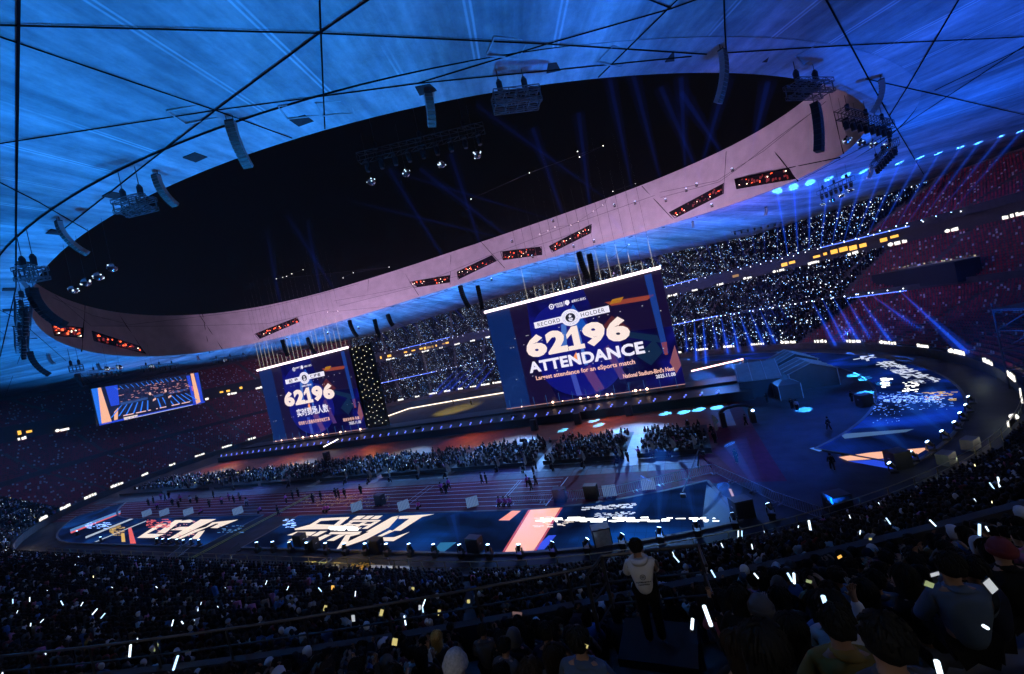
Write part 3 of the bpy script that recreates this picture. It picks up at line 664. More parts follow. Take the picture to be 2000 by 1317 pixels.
PA = [((447,226),6.6,12,1.0,1.35,'pale curved speaker column over the near edge of the opening, second joint from the left'),
 ((833,172),4.6,8,1.25,1.2,'short pale curved speaker column at the middle of the near roof edge'),
 ((1408,88),7.2,13,.75,1.35,'tall pale curved speaker column at the upper right of the opening'),
 ((1719,148),5.8,11,1.0,1.3,'pale curved speaker column at the right end of the opening'),
 ((302,333),5.6,11,1.3,1.2,'pale curved speaker column beside the hanging frame at upper left'),
 ((112,424),7.4,13,1.2,1.3,'long pale curved speaker column at the left bend of the opening'),
 ((40,535),4.5,9,1.2,1.2,'pale speaker column seen end on by the left edge lamp truss'),
 ((93,690),4.5,9,1.0,1.2,'pale speaker column under the lower left rim'),
 ((190,708),3.8,8,1.0,1.2,'small pale speaker column right of the lower left truss'),
 ((385,693),3.4,8,1.0,1.2,'tiny pale speaker column above the far left screen'),
 ((1700,320),4.2,9,1.0,1.1,'small pale speaker column under the right bend'),
 ((1495,402),3.6,8,.8,1.1,'pale speaker column lit blue at the far right rim'),
 ((1352,430),3.0,7,.6,1.1,'tiny pale speaker column at the far rim above the right crowd')]
for px, L, n, be, wd, lb in PA: line_array(on_ceiling(*px), L*.6, n, be*.9, wd*.62, .45, True, lb, .6)
DA = [((1590,196),5.2,9,.25,1.9,'wide black speaker hung below the right cage truss',None,36),((60,556),5.0,12,1.0,1.0,'black curved speaker column at the left end of the opening',None,35),((57,682),4.6,10,.8,1.0,'black curved speaker column below the left lamp trusses',None,33),((150,727),3.6,9,.6,1.0,'black speaker column under the lower left cage truss',None,33)]
for px, L, n, be, wd, lb, _, z in DA: line_array(gz(px[0], px[1], z), L*.85, n, be, wd*.8, .6, False, lb, .5, 'black speaker columns at the ends of the opening')
for i, (px, L, lb) in enumerate([((898,556),7.0,'black speaker column left of a pair above the gap between the screens'),((932,556),7.0,'black speaker column right of a pair above the gap between the screens'),((1130,490),7.2,'black speaker column left of a pair above the right main screen'),((1150,494),7.0,'black speaker column right of a pair above the right main screen'),
      ((682,624),6.2,'black speaker column left of three above the pixel wall'),((731,622),6.0,'middle black speaker column of three above the pixel wall'),((757,612),4.0,'small black speaker column right of three above the pixel wall'),((551,662),6.4,'black speaker column left of a pair above the left main screen'),((600,658),6.4,'black speaker column right of a pair above the left main screen')]):
    line_array(aty(px[0], px[1], 84), L*.8, 12, .55, 1.0, .7, False, lb, .4, 'black speaker columns over the stage', -PI/2+(.5 if i % 2 else -.3)+PI)
M_LAMPB = pm('lamp_body', (.014, .014, .016), .4, 0, .2, 5)
def truss_run(bb, p, q, s=.5, step=.9):
    p, q = Vector(p), Vector(q); d = q-p; L = d.length; u = d.normalized(); side = u.cross(Vector((0, 0, 1))).normalized(); up = Vector((0, 0, 1))
    cor = [side*a_*s/2+up*c_*s/2 for a_, c_ in ((-1, -1), (1, -1), (1, 1), (-1, 1))]
    for c in cor: bb.bar(p+c, q+c, .06)
    n = max(1, int(L/step))
    for k in range(n+1):
        o = p+u*(L*k/n)
        for i in range(4): bb.bar(o+cor[i], o+cor[(i+1) % 4], .04)
        if k < n:
            o2 = p+u*(L*(k+1)/n)
            for i in (0, 2): bb.bar(o+cor[i], o2+cor[(i+1) % 4], .05)
def lamp_truss(p, q, nl, label, hang=2.5, sz=.75, mat=DARK):
    p, q = np.asarray(p, float), np.asarray(q, float); c = (p+q)/2
    r_ = empty('lighting_truss', c, label=label, cat='truss', group='lamp trusses under the roof rim')
    bb = MB(); truss_run(bb, p-c, q-c, sz); bb.build('truss_frame', mat, r_)
    for k in (.15, .5, .85):
        o = p*(1-k)+q*k-c; MB().bar(o, o+np.array([0, 0, hang]), .04).build('hanging_cable', DARK, r_); MB().lathe([(.0, 0), (.22, 0), (.22, .7), (.1, .8), (0, .8)], 8).build('chain_hoist', BLACK, r_, o+np.array([0, 0, sz/2+.1]))
    for k in range(nl):
        o = p+(q-p)*(k+.5)/nl-c-np.array([0, 0, sz/2])
        lb = MB().box((0, 0, -.12), (.5, .5, .2)).box((-.27, 0, -.5), (.07, .2, .7)).box((.27, 0, -.5), (.07, .2, .7)).build('lamp_yoke', M_LAMPB, r_, o)
        MB().lathe([(0, -1.25), (.24, -1.25), (.27, -.9), (.22, -.45), (.12, -.3), (0, -.3)], 10).build('lamp_head', M_LAMPB, lb)
    return r_
lamp_truss(gz(1641,222,36.5), gz(1738,246,36.5), 8, 'black truss with a row of hanging lamps at the right end of the opening', 2.4, 1.0)
lamp_truss(gz(1747,278,35), gz(1709,322,35), 8, 'slanted black lamp truss right of the mirror balls', 3.5, 1.0)
lamp_truss(gz(1599,378,37), gz(1665,348,37), 7, 'black lamp truss under the right bend above the crowd', 2.4, 1.0)
lamp_truss(gz(173,728,36), gz(239,721,36), 7, 'lamp truss leftmost of three above the far left screen', 2.5, 1.0)
lamp_truss(gz(274,718,36), gz(346,712,36), 7, 'lamp truss middle of three above the far left screen', 2.5, 1.0)
lamp_truss(gz(411,704,37), gz(486,694,37), 8, 'lamp truss rightmost of three above the far left screen', 2.5, 1.0)
lamp_truss(gz(46,585,36), gz(44,632,35), 6, 'upright looking black lamp truss at the left end of the opening', 2.5, 1.2)
lamp_truss(gz(42,645,35), gz(42,682,34), 6, 'lower black lamp truss at the left edge with one lit lamp', 3.0, 1.2)
lamp_truss(gz(700,310,43), gz(945,250,43), 9, 'dim black lamp truss strung across the dark opening', 16, .9)
lamp_truss(aty(1428,452,170), aty(1532,428,170), 8, 'small dark lamp truss in front of the right top tier', 8, .8)
def cage(px0, px1, z, label, dz=1.0):
    p, q = gz(px0[0], px0[1], z), gz(px1[0], px1[1], z); c = (p+q)/2; d = (q-p)/np.linalg.norm(q-p); s_ = np.array([-d[1], d[0], 0])*.62
    r_ = empty('cage_truss', c, label=label, cat='truss', group='open cage trusses at the roof rim'); bb = MB()
    for a_ in (-1, 1):
        truss_run(bb, p-c+s_*a_, q-c+s_*a_, .4, 1.1); truss_run(bb, p-c+s_*a_-np.array([0, 0, dz]), q-c+s_*a_-np.array([0, 0, dz]), .34, 1.1)
    for k in range(5):
        o = p+(q-p)*k/4-c
        for a_ in (-1, 1): bb.bar(o+s_*a_, o+s_*a_-np.array([0, 0, dz]), .09)
        bb.bar(o-s_, o+s_, .08); bb.bar(o-s_-np.array([0, 0, dz]), o+s_-np.array([0, 0, dz]), .08)
    bb.build('truss_frame', pm('truss_grey', (.12, .12, .13), .5, .4, .3, 3), r_)
    for k in (.2, .75):
        o = p+(q-p)*k-c; MB().lathe([(0, .3), (.25, .3), (.28, 1.2), (.12, 1.5), (0, 1.5)], 8).build('chain_hoist', BLACK, r_, o); MB().bar(o+np.array([0, 0, 1.2]), o+np.array([0, 0, 4.2]), .05).build('hanging_cable', DARK, r_)
cage((962,190),(1050,180),41,'bright open cage truss hung from the middle of the near roof edge'); cage((1545,165),(1612,165),38.5,'open cage truss above the wide black speaker at right'); cage((232,400),(292,385),42,'open cage truss with dark lamps at the upper left rim'); cage((40,530),(78,522),37.5,'cage truss with lamps at the left end of the opening'); cage((134,718),(162,714),34.5,'small cage truss at the lower left rim')
# mirror balls
M_MIR = bpy.data.materials.new('mirror_ball'); M_MIR.use_nodes = True; _b = M_MIR.node_tree.nodes['Principled BSDF']; _b.inputs['Metallic'].default_value = 1; _b.inputs['Roughness'].default_value = .12; _b.inputs['Base Color'].default_value = (.85, .88, .95, 1)
def ball_mesh(r_=.5, n=16, m_=10):
    V = []; F = []
    for j in range(m_+1):
        for i in range(n): a_ = 2*PI*i/n; c = PI*j/m_; V.append((r_*math.sin(c)*math.cos(a_), r_*math.sin(c)*math.sin(a_), r_*math.cos(c)))
    for j in range(m_):
        for i in range(n): F.append((j*n+i, j*n+(i+1) % n, (j+1)*n+(i+1) % n, (j+1)*n+i))
    return mesh('mirror_facets', V, F, M_MIR)
BALL = ball_mesh()
words = ['leftmost', 'second from left', 'third from left', 'rightmost']
def balls(pxs, z, names, glint):
    for (x, y), nm in zip(pxs, names):
        P = gz(x, y, z) if z else None; r_ = empty('mirror_ball', P, random.random(), nm, 'mirror ball', 'mirror balls hung in the roof opening')
        obj('mirror_facets', BALL, r_); MB().lathe([(0, .45), (.12, .45), (.12, .62), (0, .62)], 8).build('motor_cap', DARK, r_); MB().bar((0, 0, .6), (0, 0, 6), .025).build('hanging_wire', DARK, r_)
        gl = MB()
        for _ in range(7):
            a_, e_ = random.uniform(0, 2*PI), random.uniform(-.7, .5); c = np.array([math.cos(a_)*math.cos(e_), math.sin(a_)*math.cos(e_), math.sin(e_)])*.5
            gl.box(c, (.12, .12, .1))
        gl.build('facet_glints', glint, r_)  # emissive boxes painted on as glints of the mirror
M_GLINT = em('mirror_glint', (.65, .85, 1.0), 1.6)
balls([(725,355),(793,338),(862,320),(932,302)], 42, ['mirror ball in the middle of the opening, '+w_ for w_ in words], M_GLINT)
balls([(143,566),(168,552),(192,540),(219,523)], 38, ['mirror ball at the left bend of the opening, '+w_ for w_ in words], M_GLINT)
balls([(1655,274),(1683,279),(1706,281),(1733,283)], 36.5, ['mirror ball at the right bend under the lamp truss, '+w_ for w_ in words], M_GLINT)
balls([(1607,399),(1625,390),(1643,382),(1661,371)], 33.5, ['small mirror ball above the right top tier, '+w_ for w_ in words], M_GLINT)
balls([(210,721),(234,718),(297,716),(440,704)], 33, ['small mirror ball above the far left screen, '+w_ for w_ in words], M_GLINT)
# cables in front of the fascia, festoon lights
def wire(px, label, inn=2.0, r_=.05):
    P = []
    for x, y in px:
        q = on_fascia(x, y)
        if q is None: continue
        v = np.array([RCX-q[0], RCY-q[1], 0]); P.append(q+v/np.linalg.norm(v)*inn)
    if len(P) > 1: tag(MB().tube(P, r_, 4).build('cable', DARK), label, 'cable', 'cables strung along the inner roof wall')
wire([(85,585),(168,619),(245,637),(385,621),(500,607),(595,584),(700,556)], 'long sagging cable along the left half of the inner roof wall')
wire([(90,580),(165,640),(285,640),(400,638),(520,634),(640,606)], 'lower sagging cable along the left half of the inner roof wall')
wire([(1300,374),(1415,350),(1510,290),(1576,238),(1640,189)], 'cable rising along the right half of the inner roof wall')
wire([(1302,384),(1420,352),(1465,320),(1540,262),(1606,215)], 'second cable rising beside the first on the right inner wall')
wire([(650,590),(760,570),(900,540),(1010,495),(1160,445)], 'cable above the fascia windows at the middle of the far wall')
wire([(660,600),(800,565),(960,500),(1120,440),(1290,380)], 'cable crossing the middle of the far inner wall')
M_FEST = em('festoon_bulb', (1.0, .93, .75), 7.0)
fb = MB().lathe([(0, -.12), (.09, -.06), (.12, 0), (.09, .06), (0, .12)], 6).me('bulb', M_FEST)
def festoon(px, Y, label):
    P = [aty(x, y, Y) for x, y in px]; r_ = empty('festoon_light', P[0], label=label, cat='string light')
    MB().tube([p-P[0] for p in P], .035, 4).build('wire', DARK, r_)
    for p in P: obj('bulb', fb, r_, p-P[0])
festoon([(1241,359),(1197,374),(1177,401),(1159,413),(1129,433),(1115,440),(1084,444),(1070,451),(1054,458)], 128, 'string of small warm bulbs in front of the far inner wall')
festoon([(670,543),(690,533),(760,522),(540,545),(552,542),(560,540),(570,535),(592,527)], 130, 'string of tiny warm bulbs above the left main screen')
festoon([(1128,296),(1132,307),(1178,285),(1034,338),(920,389)], 110, 'few loose warm bulbs hanging in the dark opening')
festoon([(1228,478),(1147,540),(1090,566),(640,610),(660,608)], 120, 'few bulbs strung above the main screens')
# suspension wires above the screens
M_WIRE = pm('wire_rope', (.75, .75, .72), .25, .9, .1, 2)
for (x0, x1), nm, xs in ((SCR[0], 'left', 22), (SCR[1], 'right', 14)):
    r_ = empty('wire_ropes', ((x0+x1)/2, YS, ZT), label='bundle of upright wire ropes carrying the %s main screen' % nm, cat='wire rope')
    for k in range(xs):
        x = x0+(x1-x0)*(k+.5)/xs if nm == 'left' else x0+(x1-x0)*(.25+.75*(k+.5)/xs)
        MB().tube([(x-(x0+x1)/2, .3, .2), (x-(x0+x1)/2, .3, random.uniform(20, 33))], .035, 4).build('wire', M_WIRE, r_)
        MB().tube([(x-(x0+x1)/2, .25, .3), (x-(x0+x1)/2, .25, random.uniform(2, 11))], .03, 4).build('light_streak', em('streak_glow', (1, .9, .7), .9), r_)  # glowing tubes stand in for light streaks on the ropes

# ================================================================== SIGNS, STRIPS, FIXTURES, BEAMS
M_SIGN = em('lit_sign', (1.0, .95, .86), 1.5); M_AMB = em('amber_window', (1.0, .50, .06), 1.5); M_STRIP = em('blue_strip', (.10, .20, 1.0), 2.4); M_PBULB = em('parapet_bulb', (.85, .88, 1.0), 5.0)
def sign(P, az, Ls, h, label, grp):
    r_ = empty('lit_sign', P, az, label, 'sign', grp); x = -Ls/2
    MB().box((0, .06, 0), (Ls*1.05, .05, h*1.1)).build('backing', BLACK, r_)
    bb = MB(); k = 0
    if random.random() < .5: bb.lathe([(0, -h*.55), (h*.5, -h*.3), (h*.6, 0), (h*.5, h*.3), (0, h*.55)], 8, (x+.5*h, -.05, 0)); x += 1.4*h
    while x < Ls/2:
        wd = random.uniform(.35, .8)*h; hh = h*random.uniform(.7, 1.0); bb.box((x+wd/2, -.04, (hh-h)/2+random.uniform(-.05, .05)), (wd, .12, hh)); x += wd+random.choice((.08, .1, .5))*h
    bb.build('lettering', M_SIGN, r_)
for i in range(47):
    p = D(-22+i*5.1)
    r = r_stad(p, 61.85); q = pol(p, r, 2.05); t_ = pol(p+.01, r_stad(p+.01, 61.85)); az = math.atan2(t_[1]-q[1], t_[0]-q[0])+PI
    side = 'right bend' if p < D(25) else 'far side' if p < D(150) else 'left bend'
    sign(q, az, random.uniform(1.8, 4.2), random.uniform(.55, .85), 'glowing white sign on the field wall, %s, %s from the right' % (side, nth('fs'+side)), 'lit signs on the field wall, '+side)
for i in range(58):
    p = D(-40+i*4.6); r = r_ell(p, EA+16.9, EB+16.9); q = pol(p, r, 22.0); t_ = pol(p+.01, r_ell(p+.01, EA+16.9, EB+16.9)); az = math.atan2(t_[1]-q[1], t_[0]-q[0])+PI
    side = 'right end' if p < D(32) else 'far side' if p < D(150) else 'left end'
    sign(q, az, random.uniform(2.0, 4.8), random.uniform(.8, 1.1), 'glowing white sign between the upper tiers, %s, %s from the right' % (side, nth('us'+side)), 'lit signs between the tiers, '+side)
for i in range(230):
    p = D(-30+i*1.05); dg = math.degrees(p)
    dens = .55 if 22 < dg < 40 else .5 if 118 < dg < 140 else .22 if dg > 150 else .06
    if random.random() > dens: continue
    r = r_ell(p, EA+16.88, EB+16.88); q = pol(p, r, 23.75+random.uniform(-.15, .15)); t_ = pol(p+.01, r_ell(p+.01, EA+16.88, EB+16.88)); az = math.atan2(t_[1]-q[1], t_[0]-q[0])+PI
    wn = MB().box((0, 0, 0), (random.uniform(.8, 2.2), .08, random.uniform(.6, 1.4))).build('suite_window', M_AMB if random.random() < .75 else em('amber_dim', (.7, .38, .08), .6), mid, q, az)
def strip_px(px0, px1, A, B, label, mat=M_STRIP, r_=.11):
    P = [on_ellipse(px0[0]+(px1[0]-px0[0])*k/8, px0[1]+(px1[1]-px0[1])*k/8, A, B) for k in range(9)]
    tag(MB().tube(P, r_, 5).build('led_strip', mat), label, 'light strip', 'blue strips on the tier fronts')
UA, UB, LA, LB = EA+14.7, EB+14.7, EA-.8, EB-.8
strip_px((1603,484), (1776,442), UA, UB, 'bright blue light strip along the top tier front at right'); strip_px((1297,561), (1362,544), UA, UB, 'short blue light strip along the top tier right of the main screen')
strip_px((780,683), (878,659), UA, UB, 'blue light strip along the top tier seen between the main screens'); strip_px((1316,635), (1402,617), LA, LB, 'blue light strip along the middle tier right of the main screen')
strip_px((1655,583), (1770,568), LA, LB, 'blue light strip along the middle tier at far right'); strip_px((738,750), (850,726), LA, LB, 'blue light strip along the middle tier seen between the main screens'); strip_px((88,932), (181,903), LA, LB, 'lone blue light strip on the middle tier at the far left', r_=.08)
pb = MB().lathe([(0, -.16), (.14, 0), (0, .16)], 6).me('parapet_bulb', M_PBULB)
for tier_o, A, B, z in ((upper, UA, UB, 25.75), (mid, LA, LB, 10.75)):
    for i in range(86):
        p = D(18+i*1.55)
        if random.random() < .8: obj('parapet_bulb', pb, tier_o, pol(p, r_ell(p, A, B), z+random.uniform(-.1, .1)))
BM = beam_mat('beam_blue', (.012, .10, 1.0), .36); BM2 = beam_mat('beam_blue_soft', (.02, .16, 1.0), .045); BM3 = fade_beam_mat('beam_sky', (.012, .06, .7), .05, 62.0); BMG = beam_mat('beam_glow', (.02, .20, 1.0), .10)
BMC = beam_mat('beam_crowd', (.015, .09, 1.0), .26)
HALO = {'beam_blue': beam_mat('halo_blue', (.012, .09, 1.0), .030), 'beam_blue_soft': beam_mat('halo_soft', (.02, .12, 1.0), .010), 'beam_sky': fade_beam_mat('halo_sky', (.01, .05, .7), .006, 62.0), 'beam_glow': beam_mat('halo_glow', (.02, .14, 1.0), .028), 'beam_crowd': beam_mat('halo_crowd', (.012, .08, 1.0), .022)}
M_LENS = em('fixture_lens', (.35, .60, 1.0), 9.0)
def fixture(P, Q, label, grp, r0=.12, r1=.5, mat=None, lens=None, body=.45):
    P, Q = np.asarray(P, float), np.asarray(Q, float)
    r_ = empty('moving_head_light', P, label=label, cat='stage light', group=grp); d = (Q-P)/np.linalg.norm(Q-P)
    MB().box((0, 0, -body*.9), (body, body, body*.35)).build('base', M_LAMPB, r_)
    MB().box((-body*.45, 0, -body*.4), (body*.12, body*.3, body*.8)).box((body*.45, 0, -body*.4), (body*.12, body*.3, body*.8)).build('yoke', M_LAMPB, r_)
    MB().tube([-d*body*.45, d*body*.3, d*body*.45], [body*.24, body*.34, body*.3], 8).build('head', M_LAMPB, r_)
    MB().tube([d*body*.455, d*body*.5], [body*.3, body*.26], 8).build('lens', lens or M_LENS, r_)
    if mat is not None:
        MB().tube([d*body*.55, Q-P], [r0*.7, r1*.62], 10).build('light_beam', mat, r_); MB().tube([d*body*.6, Q-P], [r0*1.7, r1*1.9], 12).build('beam_halo', HALO[mat.name], r_)  # glowing volumes stand in for light scattered by haze
    return r_
FX = [(1856.5,416.5),(1826.8,424),(1798.8,432),(1770.8,437.5),(1749.8,443),(1718,451.5),(1695.5,458.5),(1671,466.8),(1648,472),(1625.5,477),(1602.8,484),(1580,487.8),(1559,494.8),(1538.7,499)]
SX = [(1993,257),(1954.5,266.7),(1910,280),(1877,287.7),(1832.7,300),(1797,308),(1756.8,318.5),(1724,327),(1686.8,335),(1651.8,343),(1617.8,350),(1581.8,358.8),(1550,366),(1517.7,372.8)]
G1 = 'beam lights on the top tier front'
for i, (a_, c_) in enumerate(zip(FX, SX)):
    P, Q = on_ellipse(*a_, UA, UB), on_ceiling(*c_); P[2] = max(P[2], 25.9)
    fixture(P, Q-np.array([0, 0, .15]), 'beam light throwing a blue beam to the roof, %s from the right' % ORD[i], G1, .12, .42, BM)
    lamp('SPOT', 'beam_spot', P+(Q-P)*.02, 700000, (.05, .30, 1.0), Q, .05, spot=2.4, blend=.25)
for i, (a_, c_) in enumerate([((1518,505),(1519,430)),((1496,511),(1490,436)),((1478,514),(1466,440)),((1459,519),(1438,447)),((1442,523),(1414,455)),((1422,529),(1391,461)),((1407,534),(1372,468)),((1389,536),(1350,472)),((1354,545),(1300,479)),((1338,550),(1282,484)),((1322,553),(1262,488)),
        ((1300,560),(1240,494)),((780,682),(738,645)),((800,678),(759,637)),((822,672),(780,632)),((842,668),(800,626)),((862,662),(822,622)),((885,657),(842,617)),((908,651),(866,610)),((930,646),(888,604))]):
    P = on_ellipse(*a_, UA, UB); Q = aty(c_[0], c_[1], P[1]-8); fixture(P, Q, 'beam light with thin blue beam over far top tier, %s' % (ORD[i]+' from the right' if i < 12 else ORD[i-12]+' in the screen gap'), G1+' over the far crowd', .10, .34, BMC)
LO = [((1321,632),(1324,668)),((1337,629),(1342,687)),((1356,625),(1360,706)),((1373,622),(1379,710)),((1390,619),(1401,682)),((1408,617),(1422,692)),((1427,613),(1443,689)),((1443,611),(1471,687)),((1464,607),(1492,675)),((1484,604),(1514,671)),((1503,600),(1541,660)),((1522,597),(1555,661)),((1543,594),(1579,650)),((1564,591),(1612,645)),((1586,588),(1632,675)),((1606,584),(1650,668)),((1627,581),(1678,668)),((1649,579),(1700,662)),((1672,575),(1740,668)),((1696,572),(1818,660)),((1758,569),(1890,690)),
      ((850,727),(790,766)),((867,723),(800,775)),((883,719),(825,766)),((900,714),(839,775)),((916,710),(856,771)),((933,706),(874,766)),((947,705),(891,762)),((965,701),(909,759)),((978,700),(930,759))]
for i, (a_, c_) in enumerate(LO):
    P = on_ellipse(*a_, LA, LB); Q = gz(c_[0], c_[1], 2.0)
    if np.linalg.norm(Q-P) > 60: Q = P+(Q-P)/np.linalg.norm(Q-P)*60
    fixture(P, Q, 'beam light on the middle tier front throwing a blue beam down, far side' if i < 0 else 'beam light on the middle tier right of the screens, %s from the left' % ORD[i] if i < 21 else 'beam light on the middle tier between the main screens, %s from the left' % ORD[i-21], 'beam lights on the middle tier front', .12, .55, BM if i < 21 else BMC)
    if i < 20: lamp('SPOT', 'beam_spot', P+(Q-P)*.02, 60000, (.03, .16, 1.0), Q, .05, spot=4.0, blend=.4)
for a_, c_ in [((1200,400),(930,205)),((1240,395),(1190,150)),((1300,390),(1235,140)),((1340,370),(1330,150)),((1360,360),(1420,150)),((1080,430),(650,300)),((1000,470),(600,372)),((1430,330),(1330,180)),((1290,520),(1250,440)),((1270,525),(1190,420)),((700,640),(560,420)),((640,650),(600,430)),((900,560),(760,330)),((960,545),(880,300)),((1120,480),(1040,250)),((1160,470),(1130,220)),((1040,500),(820,330)),((1460,330),(1500,160)),((1390,400),(1290,170)),((560,660),(520,450))]:
    P, Q = aty(a_[0], a_[1], 118), aty(c_[0], c_[1], 96)
    fixture(P, Q, 'stage light sending a faint blue beam through the roof opening, %s listed from the middle' % nth('sky') if False else 'stage light sending a faint blue beam up through the roof opening', 'faint sky beams', .2, .95, BM3, body=.6)
# moving heads standing along the floor screens
NL = [(501,1064),(532,1063),(565,1064),(598,1065),(635,1066),(672,1067),(712,1067),(754,1068),(799,1068),(847,1069),(898,1070),(953,1070),(1013,1070),(1077,1065),(1144,1058),(1213,1049),(1287,1037),(1359,1024),(1432,1009),(1503,990)]
for i, (x, y) in enumerate(NL):
    P = gz(x, y, 1.0); beam = BMG if i >= 15 or i in (10,) else BM2
    tgt = {14: (1230, 905), 15: (1262, 935), 16: (1290, 880), 18: (1412, 950), 19: (1425, 868), 13: (1100, 960)}.get(i); T = aty(tgt[0], tgt[1], P[1]+3.0) if tgt else P+np.array([random.uniform(-.5, .5), .6, 4.6 if i >= 15 else 3.0])
    r_ = fixture(P, T, 'moving head light on the near edge of the floor screen, %s from the left' % ORD[i], 'moving heads along the near floor screen', .12, .9 if tgt else .4, beam if i >= 13 or i == 10 else None, body=.62)
    MB().box((0, 0, -.78), (.5, .5, .44)).build('pedestal', M_LAMPB, r_)
for i, (x, y) in enumerate([(330,1056),(345,1057),(358,1058),(372,1057),(388,1058),(306,1055),(318,1056),(150,1040),(196,1052)]):
    P = gz(x, y, .9); r_ = fixture(P, P+np.array([0, .5, 3]), 'small moving head light at the edge of the left floor screen, %s' % ['second','third','fourth','fifth','rightmost','left of the pair','right of the pair','far left','by the wall'][i], 'moving heads along the left floor screen', .1, .3, None, body=.55)
for i, (x, y) in enumerate([(1742,909),(1783,887),(1816,867),(1844,846),(1868,828),(1879,810),(1890,794),(1895,778)]):
    P = gz(x, y, 1.0); r_ = fixture(P, P+np.array([-2.2, .3, 3.2]), 'moving head light at the right floor screen, %s from the camera' % ORD[i], 'moving heads along the right floor screen', .12, .8, BMG if i in (1, 3, 4, 5) else None, body=.62)
# blue wash from the field onto the roof
for k in range(18):
    p = 2*PI*k/18+.1; P = pol(p, r_stad(p, 59.5), 1.0); c = BLUE if math.cos(p) < .8 or abs(k-0) > 2 else DEEP
    far = math.sin(p) > .3
    lamp('SPOT', 'roof_wash', P, 62000 if not far else 100000, (.002, .25, 1.0) if math.cos(p) < .75 else (.003, .12, 1.0), pol(p, r_stad(p, 70), 44), 1.0, spot=84, blend=.55)
# blue pools on the stage apron and the flooring
for x, y in ((1208,842),(1171,830),(1160,822),(1100,840),(1300,808),(1336,805),(1365,800),(1400,796),(1690,740),(1668,733),(1725,750),(1690,768),(1570,800)):
    Q = gz(x, y); P = Q+np.array([3.0, 6.0, 7.5]) ; lamp('SPOT', 'floor_pool', P, 130000, (.03, .34, 1.0), Q, .05, spot=12, blend=.25)
lamp('SPOT', 'yellow_pool', (-75, 100, 24), 160000, (1.0, .75, .12), gz(890, 800), .3, spot=38, blend=.7)
for x in (-140, -110, -80, -50, -20): lamp('SPOT', 'apron_wash', (x, 78.0, 7.0), 2200, (1.0, .24, .04), (x+3, 72, 0), .3, spot=110, blend=.8)
for x in (-130, -95, -60, -35, -12): lamp('SPOT', 'audience_wash', (x, 82.0, 13.0), 75000, (.14, .40, 1.0), (x, 59, 0), .4, spot=52, blend=.6)

for x, y, z, tx, ty in ((2, 104, 14, 10, 88), (28, 78, 12, 17, 86), (26, 100, 12, 17, 95), (14, 66, 9, 13, 78)): lamp('SPOT', 'tent_wash', (x, y, z), 20000, (.03, .22, 1.0), (tx, ty, 3), .2, spot=60, blend=.8)
for x, y in ((8, 56), (14, 64), (2, 48), (20, 70), (16, 108)): lamp('SPOT', 'floor_wash', (x, y+4, 14), 13000, (.02, .12, 1.0), (x, y, 0), .3, spot=70, blend=.9)
for x in (-120, -90, -60, -30): lamp('SPOT', 'track_wash', (x, 60, 14), 9000, (.10, .10, 1.0), (x, 44, 0), .3, spot=80, blend=.9)

for x, y in ((10, 138), (-15, 144), (-40, 146), (-70, 147), (-100, 146), (34, 120)): lamp('SPOT', 'stand_wash', (x, y, 2.5), 42000, (.02, .14, 1.0), (x*1.25+12, y+38, 22), .4, spot=74, blend=.8)
# ================================================================== SEATS AND MASSED CROWD
def fast_mesh(name, V, Fv, Ft, mats, mi):
    me = bpy.data.meshes.new(name); V = np.asarray(V, np.float32); me.vertices.add(len(V)); me.vertices.foreach_set('co', V.ravel())
    Fv = np.asarray(Fv, np.int32); Ft = np.asarray(Ft, np.int32); me.loops.add(len(Fv)); me.loops.foreach_set('vertex_index', Fv)
    st = np.concatenate([[0], np.cumsum(Ft)[:-1]]).astype(np.int32); me.polygons.add(len(Ft)); me.polygons.foreach_set('loop_start', st); me.polygons.foreach_set('loop_total', Ft)
    for m_ in mats: me.materials.append(m_)
    me.polygons.foreach_set('material_index', np.asarray(mi, np.int32)); me.update(calc_edges=True); return me
def scatter(name, tmpl, P, az, mats, slots, scale=None):
    """tmpl = (V, faces, slot per face); slots[i] = material index table of copy i (len = number of template slots)"""
    V0 = np.asarray(tmpl[0], float); F0 = tmpl[1]; S0 = np.asarray(tmpl[2]); N = len(P); P = np.asarray(P, float); az = np.asarray(az, float)
    if scale is None: scale = np.ones(N)
    c, s = np.cos(az), np.sin(az); X = V0[None, :, 0]*scale[:, None]; Y = V0[None, :, 1]*scale[:, None]; Z = V0[None, :, 2]*scale[:, None]
    V = np.stack([P[:, 0:1]+X*c[:, None]-Y*s[:, None], P[:, 1:2]+X*s[:, None]+Y*c[:, None], P[:, 2:3]+Z], 2).reshape(-1, 3)
    fl = np.concatenate([np.asarray(f) for f in F0]); ft = np.array([len(f) for f in F0])
    Fv = (fl[None, :]+np.arange(N)[:, None]*len(V0)).ravel(); Ft = np.tile(ft, N)
    mi = np.asarray(slots)[:, S0].ravel(); return fast_mesh(name, V, Fv, Ft, mats, mi)
def join_t(*parts):
    V = []; F = []; S = []
    for mb, s in parts:
        b_ = len(V); V += mb.v; F += [tuple(b_+i for i in f) for f in mb.f]; S += [s]*len(mb.f)
    return (V, F, S)
def octa(c, r, rz): return MB().add([(c[0]+r, c[1], c[2]), (c[0], c[1]+r, c[2]), (c[0]-r, c[1], c[2]), (c[0], c[1]-r, c[2]), (c[0], c[1], c[2]+rz), (c[0], c[1], c[2]-rz)], [(0,1,4),(1,2,4),(2,3,4),(3,0,4),(1,0,5),(2,1,5),(3,2,5),(0,3,5)])
def taper(z0, z1, a0, b0, a1, b1, x0=0, x1=0):
    return MB().add([(x0-a0,-b0,z0),(x0+a0,-b0,z0),(x0+a0,b0,z0),(x0-a0,b0,z0),(x1-a1,-b1,z1),(x1+a1,-b1,z1),(x1+a1,b1,z1),(x1-a1,b1,z1)], [(4,5,6,7),(0,1,5,4),(1,2,6,5),(2,3,7,6),(3,0,4,7)])
